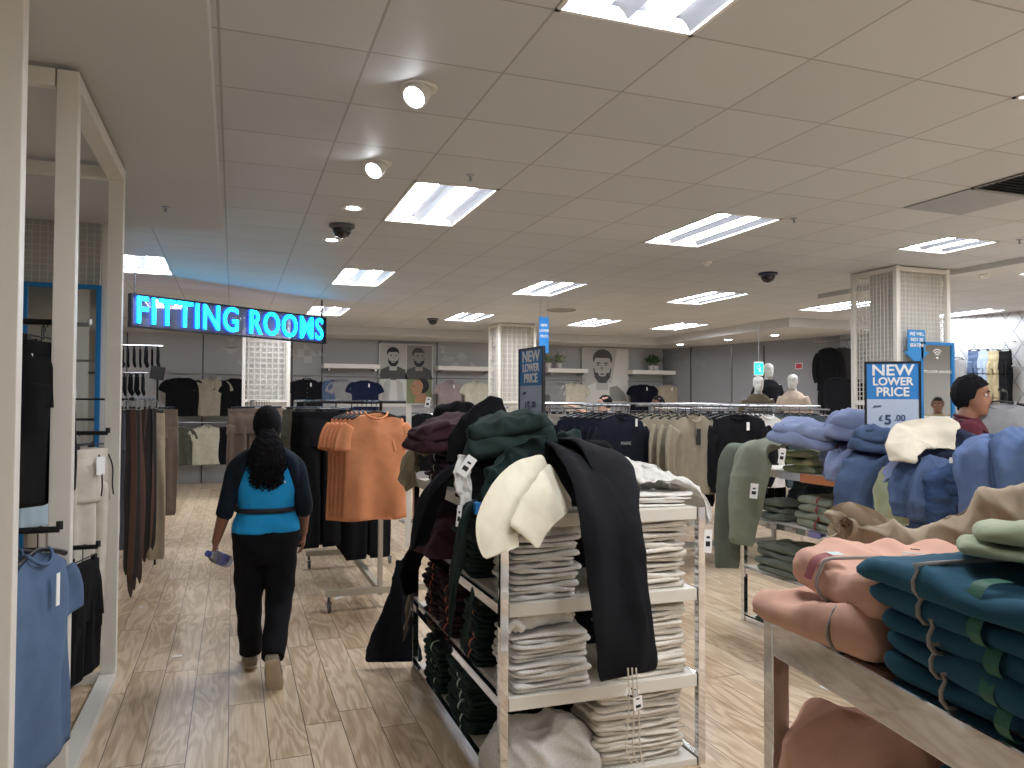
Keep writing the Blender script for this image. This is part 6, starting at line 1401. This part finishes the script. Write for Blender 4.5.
# exit sign hanging
e0 = D(758.5, 369, 12.6)
t = thing('exit_sign', 'small green lit running-man exit sign hanging before the dark wall', 'exit sign', (e0[0], e0[1], e0[2]-.11), rad(-20))
MB().span((-.075, -.02, 0), (.075, .02, .23)).build('sign_case', white_plastic, t, bevel=.004); MB().span((-.07, -.024, .02), (.07, -.0205, .21)).build('lit_panel', mat('exit_green', '#10b48c', .4, emit='#22d6a8', es=1.3), t)
q = MB(); q.box((.01, -.026, .10), (.02, .002, .08), tilt=('Y', .3)); q.box((-.02, -.026, .12), (.05, .002, .012), tilt=('Y', .5)); q.box((.03, -.026, .07), (.012, .002, .06), tilt=('Y', -.5)); q.lathe([(0, -.027), (.014, -.027), (.014, -.025), (0, -.025)], c=(.0, 0, .165), axis='y', seg=10); q.build('pictogram', white_plastic, t)
MB().tube([(0, 0, .23), (0, 0, 2.93-e0[2]+.11)], .008, 6).build('suspension_rod', steel, t)
# mannequins
mann = mat('mannequin_pale', '#b9b6b0', .35)
def mannequin(lab, px_, py_, d, top, sc, yaw, tz=0, headm=None):
    p = D(px_, py_, d); t = thing('mannequin', lab, 'mannequin', (p[0], p[1], 0), yaw); t.scale = (sc, sc, sc); z0 = p[2]/sc-1.72
    b = MB(); b.grid(srings([(.9, 0, 0, .15, .1), (1.08, 0, 0, .13, .09), (1.33, 0, 0, .17, .1), (1.42, 0, 0, .11, .07), (1.46, 0, 0, .055, .055), (1.55, 0, .01, .05, .052)], 30)); head_mesh(b, (0, .02, 1.49), 0)
    for sx in (-1, 1): arm_hand(b, (sx*.18, 0, 1.38), (sx*.23, -.03, 1.12), (sx*.2, .1, .9), (0, .3, -1), palm=(0, 1, .2)); b.tube([(sx*.085, 0, .95), (sx*.09, .02, .5), (sx*.09, 0, .05)], [.085, .055, .04], 12)
    b.move((0, 0, z0)); b.build('figure', headm or mann, t, remesh=.012)
    q = MB(); q.grid(srings([(.85, 0, 0, .19, .13), (1.08, 0, 0, .175, .12), (1.34, 0, 0, .20, .125), (1.42, 0, 0, .14, .09), (1.46, 0, 0, .075, .07)], 30))
    for sx in (-1, 1): q.tube(spline([(sx*.15, 0, 1.36), (sx*.22, -.02, 1.2), (sx*.235, -.02, 1.08)], 10), list(np.linspace(.08, .06, 10)), 14)
    q.move((0, 0, z0)); q.build('top', top, t, remesh=.013)
    q = MB(); q.span((-.25, -.2, 0), (.25, .2, max(z0, .05))) ; q.build('plinth', shelf_white, t, bevel=.005)
mannequin('pale mannequin in brown jacket, left of the three by the exit sign', 758, 376, 11.5, F('brown_jacket', '#4d4435'), 1.0, rad(160))
mannequin('pale mannequin in black top, middle of the three by the exit sign', 768, 363, 12.3, black, 1.0, rad(170))
mannequin('pale mannequin in beige top, right of the three by the exit sign', 793, 374, 11.8, F('beige_tee', '#b5a392'), 1.0, rad(120))
# right back: dark jackets display beside the lattice wall, garments on lattice wall
WD = (np.array(WR2)-np.array(WR1)); WD = WD/np.linalg.norm(WD); WN = np.array([WD[1], -WD[0]]); WN = WN if WN[0] < 0 else -WN
def lat_pt(px_, py_, off): 
    o = np.array(WR1)+WN*off; dd = ray(px_, py_); tt = np.dot(o-CAMP[:2], WN)/np.dot(dd[:2], WN); return CAMP+dd*tt
la = math.atan2(-WN[0], WN[1])+PI     # rz turning local -Y to the wall normal
lrz = math.atan2(WN[1], WN[0])+PI/2
def lg(px_, py_, m, lab, kind='trousers', off=.14, **k):
    p = lat_pt(px_, py_, off)
    if kind == 'trousers': hang_trousers('hanging_trousers', lab, 'trousers', m, p, lrz, None, hook=0, **k) if False else hang_trousers('hanging_trousers', lab, 'trousers', m, p, lrz, None, **k)
    else: hang_shirt('hanging_jacket', lab, 'jacket', m, p, lrz, None, **k)
def lrail(lab, pa, pb, py_):
    a, b = lat_pt(pa, py_, .14), lat_pt(pb, py_, .14); b[2] = a[2]
    q = MB(); q.tube([a, b], .014, 8)
    for p in (a*.9+b*.1, a*.1+b*.9): q.tube([p, p-np.array([WN[0], WN[1], 0])*.13], .01, 6)
    tag(q.build('wall_rail', steel, smooth=40), lab, 'clothes rail')
lrail('upper chrome rail on the white lattice wall', 960, 1016, 344); lrail('chrome rail on the lattice wall left of the mesh column', 814, 850, 342)
lg(828, 343, black, 'black jacket at the left end of the lattice wall, upper row', 'jacket', W=.46, L=.82, sleeve='long', seed=401, off=.38); lg(842, 343, F('grey_jacket', '#4c4b4a'), 'dark grey jacket beside the black one on the lattice wall, upper row', 'jacket', W=.46, L=.82, sleeve='long', seed=402)
lrail('lower chrome rail on the lattice wall left of the mesh column', 814, 850, 372)
lg(836, 373, charcoal, 'charcoal jacket on the lattice wall, lower row left of the mesh column', 'jacket', W=.55, L=.8, sleeve='long', seed=403, thick=.12, off=.42); lg(848, 373, charcoal, 'charcoal jacket touching the mesh column, lower row', 'jacket', W=.55, L=.8, sleeve='long', seed=404, thick=.12)
for k, (p, m, s) in enumerate(((974, denim, 'slate blue'), (983, F('sky_jeans', '#9fb0c4'), 'pale sky blue'), (993, F('straw', '#b0a583'), 'straw yellow'), (1005, black, 'black'))):
    lg(p, 345, m, s+' trousers hanging on the white lattice wall, upper row', L=.62, W=.19, leg=.09, thick=.05, seed=410+k)
    if k: lg(p, 369, m, s+' trousers hanging on the white lattice wall, lower row', L=.62, W=.19, leg=.09, thick=.05, seed=420+k)
lrail('lower chrome rail on the white lattice wall', 962, 1016, 368)
lg(957, 352, greyj, 'grey bag-like top hanging beside the mirror on the lattice wall', 'jacket', W=.3, L=.5, sleeve='none', seed=431)
# black display counter in front of the lattice wall
t = thing('display_counter', 'dark display counter with white top edge behind the young man', 'display counter', (7.6, 5.2, 0), rad(10))
MB().span((-.9, -.3, 0), (1.6, .3, 1.42)).build('counter_body', mat('counter_black', '#1d1d20', .3), t, bevel=.01); MB().span((-.93, -.33, 1.42), (1.63, .33, 1.46)).build('counter_top', white_plastic, t, bevel=.004)
# far racks of garments between the middle row and the back wall
def far_rack(lab, px_, d, n, m, glab, kind='t', step=.10, z=1.56, rz=.15, L=.72, ang=0, hook=steel):
    p0 = D(px_, 400, d); x, y = p0[0], p0[1]
    rack('garment rack '+lab, x, y+.05, y+.05+n*step+.25, z-.02, foot=.25, base=False)
    if kind == 't': p = hang_shirt('hanging_t_shirt', glab, 't-shirt', m, (x, y, z), rz, glab, W=.5, L=L, seed=int(px_), hook=hook)
    else: p = hang_trousers('hanging_trousers', glab, 'trousers', m, (x, y, z), rz, glab, W=.4, L=1.0, seed=int(px_))
    row(p, n, (0, step, 0))
far_rack('behind the orange t-shirts', 345, 9.4, 6, sage2, 'grey green t-shirts on the rack behind the orange ones')
far_rack('right of the orange t-shirts, below the four-panel poster', 424, 9.6, 6, charcoal, 'charcoal t-shirts below the four-panel poster')
far_rack('left of the dark price sign with pale shirts', 452, 10.5, 7, F('pale_stone', '#a6a296'), 'pale stone t-shirts left of the dark price sign')
far_rack('behind the maroon heap', 478, 9.2, 6, F('pale_grey', '#9b9b98'), 'pale grey t-shirts behind the maroon heap')
far_rack('right behind the dark price sign', 506, 10.8, 6, greyj, 'mid grey t-shirts behind the dark price sign')
far_rack('with navy t-shirts beyond the long rail', 560, 10.6, 6, navy, 'navy t-shirts beyond the long rail')
far_rack('with sand t-shirts beyond the long rail', 590, 9.6, 5, F('sand', '#9c917c'), 'sand t-shirts beyond the long rail')
far_rack('with black trousers beyond the long rail', 690, 10.4, 6, black, 'black trousers hanging beyond the long rail', 'r')
far_rack('with charcoal t-shirts before the dark wall', 730, 10.6, 6, charcoal, 'charcoal t-shirts before the dark wall')
far_rack('with black t-shirts left of the mesh column', 790, 9.6, 6, black, 'black t-shirts left of the mesh column', rz=-.2)
far_rack('with charcoal t-shirts left of the mesh column', 825, 9.2, 6, charcoal, 'charcoal t-shirts left of the mesh column')
# white low display in front of the four panel poster
t = thing('display_stand', 'white rectangular display frame behind the orange t-shirts', 'display frame', tuple(D(368, 403, 8.6)*[1, 1, 0]), rad(-12))
for x in (-.45, .45): MB().box((x, 0, .79), (.06, .04, 1.58)).build('post', frame_white, t)
MB().box((0, 0, 1.57), (.96, .04, .03)).build('top_beam', frame_white, t); MB().box((0, 0, 1.30), (.96, .03, .02)).build('lower_beam', frame_white, t)
# left back: socks and ties racks above the belts
def small_rack(lab, px_, py_, d, n, m, glab):
    p = D(px_, py_, d); x, y, z = p; q = MB(); q.tube([(x+.05, y, z), (x-n*.06-.05, y, z)], .008, 6); q.box((x-n*.06, y+.02, z/2), (.03, .03, z)); tag(q.build('sock_rail', steel), lab, 'rail')
    t0 = thing('hanging_socks', glab, 'socks', (x, y, z), 1.2, glab); b = MB(); b.grid(drape([(0, 0, -.03), (0, 0, -.12), (0, .0, -.18), (.04, 0, -.235)], (1, .2, 0), [.06, .07, .075, .06], .025, 3, .003, n=18, m=20)); b.build('socks', m, t0, smooth=180); MB().box((0, 0, -.015), (.05, .004, .03)).build('card_header', charcoal, t0)
    row(t0, n, (-.06, 0, 0), rzj=.4)
small_rack('upper chrome sock rail at left of the aisle', 158, 346, 8.6, 13, black, 'packs of black socks on the upper rail')
small_rack('second chrome sock rail at left of the aisle', 143, 373, 8.3, 10, black, 'packs of black socks on the second rail')
db_ = D(157.5, 373, 7.6); bq = thing('display_stand', 'small dark square display box on a pole above the belts', 'display stand', (db_[0], db_[1], 0)); MB().box((0, 0, db_[2]), (.13, .03, .13), rz=.3, tilt=('Y', .15)).build('display_box', black_plastic, bq, bevel=.003); MB().box((0, .03, db_[2]/2), (.02, .02, db_[2])).build('pole', black_metal, bq)
# litter on the floor
for k, (x, y, lab) in enumerate(((177, 656, 'small white paper scrap on the floor left of the woman feet'), (141, 607, 'tiny paper scrap on the floor by the belts'), (340, 597, 'thin white paper strip on the floor by the rack caster'), (364, 592, 'torn white paper on the floor right of the rack caster'), (825, 688, 'white paper tag on the floor seen through the near chrome table'))):
    p = at(x, y, z=.004) if k != 4 else at(x, y, z=.004); tag(MB().box((p[0], p[1], .0035), ((.06, .03, .14, .10, .07)[k], .03, .002), rz=.4*k).build('paper_scrap', paper), lab, 'paper scrap')
# ================================================================== CAMERA, WORLD
cam = bpy.data.cameras.new('camera'); co = bpy.data.objects.new('camera', cam); COL.objects.link(co)
cam.sensor_width = 36; cam.lens = 36*FPX/1024; cam.clip_start = .05; cam.clip_end = 100
M3 = Matrix(((_R[0], _U[0], -_f[0]), (_R[1], _U[1], -_f[1]), (_R[2], _U[2], -_f[2])))
co.matrix_world = Matrix.Translation(Vector(CAMP)) @ M3.to_4x4()
SC.camera = co
w = bpy.data.worlds.new('world'); SC.world = w; w.use_nodes = True
w.node_tree.nodes['Background'].inputs[0].default_value = (.6, .65, .7, 1); w.node_tree.nodes['Background'].inputs[1].default_value = .05
SC.view_settings.view_transform = 'Standard'; SC.view_settings.look = 'None'; SC.view_settings.gamma = 1; SC.view_settings.use_curve_mapping = False
SC.view_settings.exposure = EXPO
SC.cycles.use_denoising = True
SC.cycles.max_bounces = 6; SC.cycles.diffuse_bounces = 4; SC.cycles.glossy_bounces = 4; SC.cycles.transparent_max_bounces = 8
SC.cycles.sample_clamp_indirect = 6
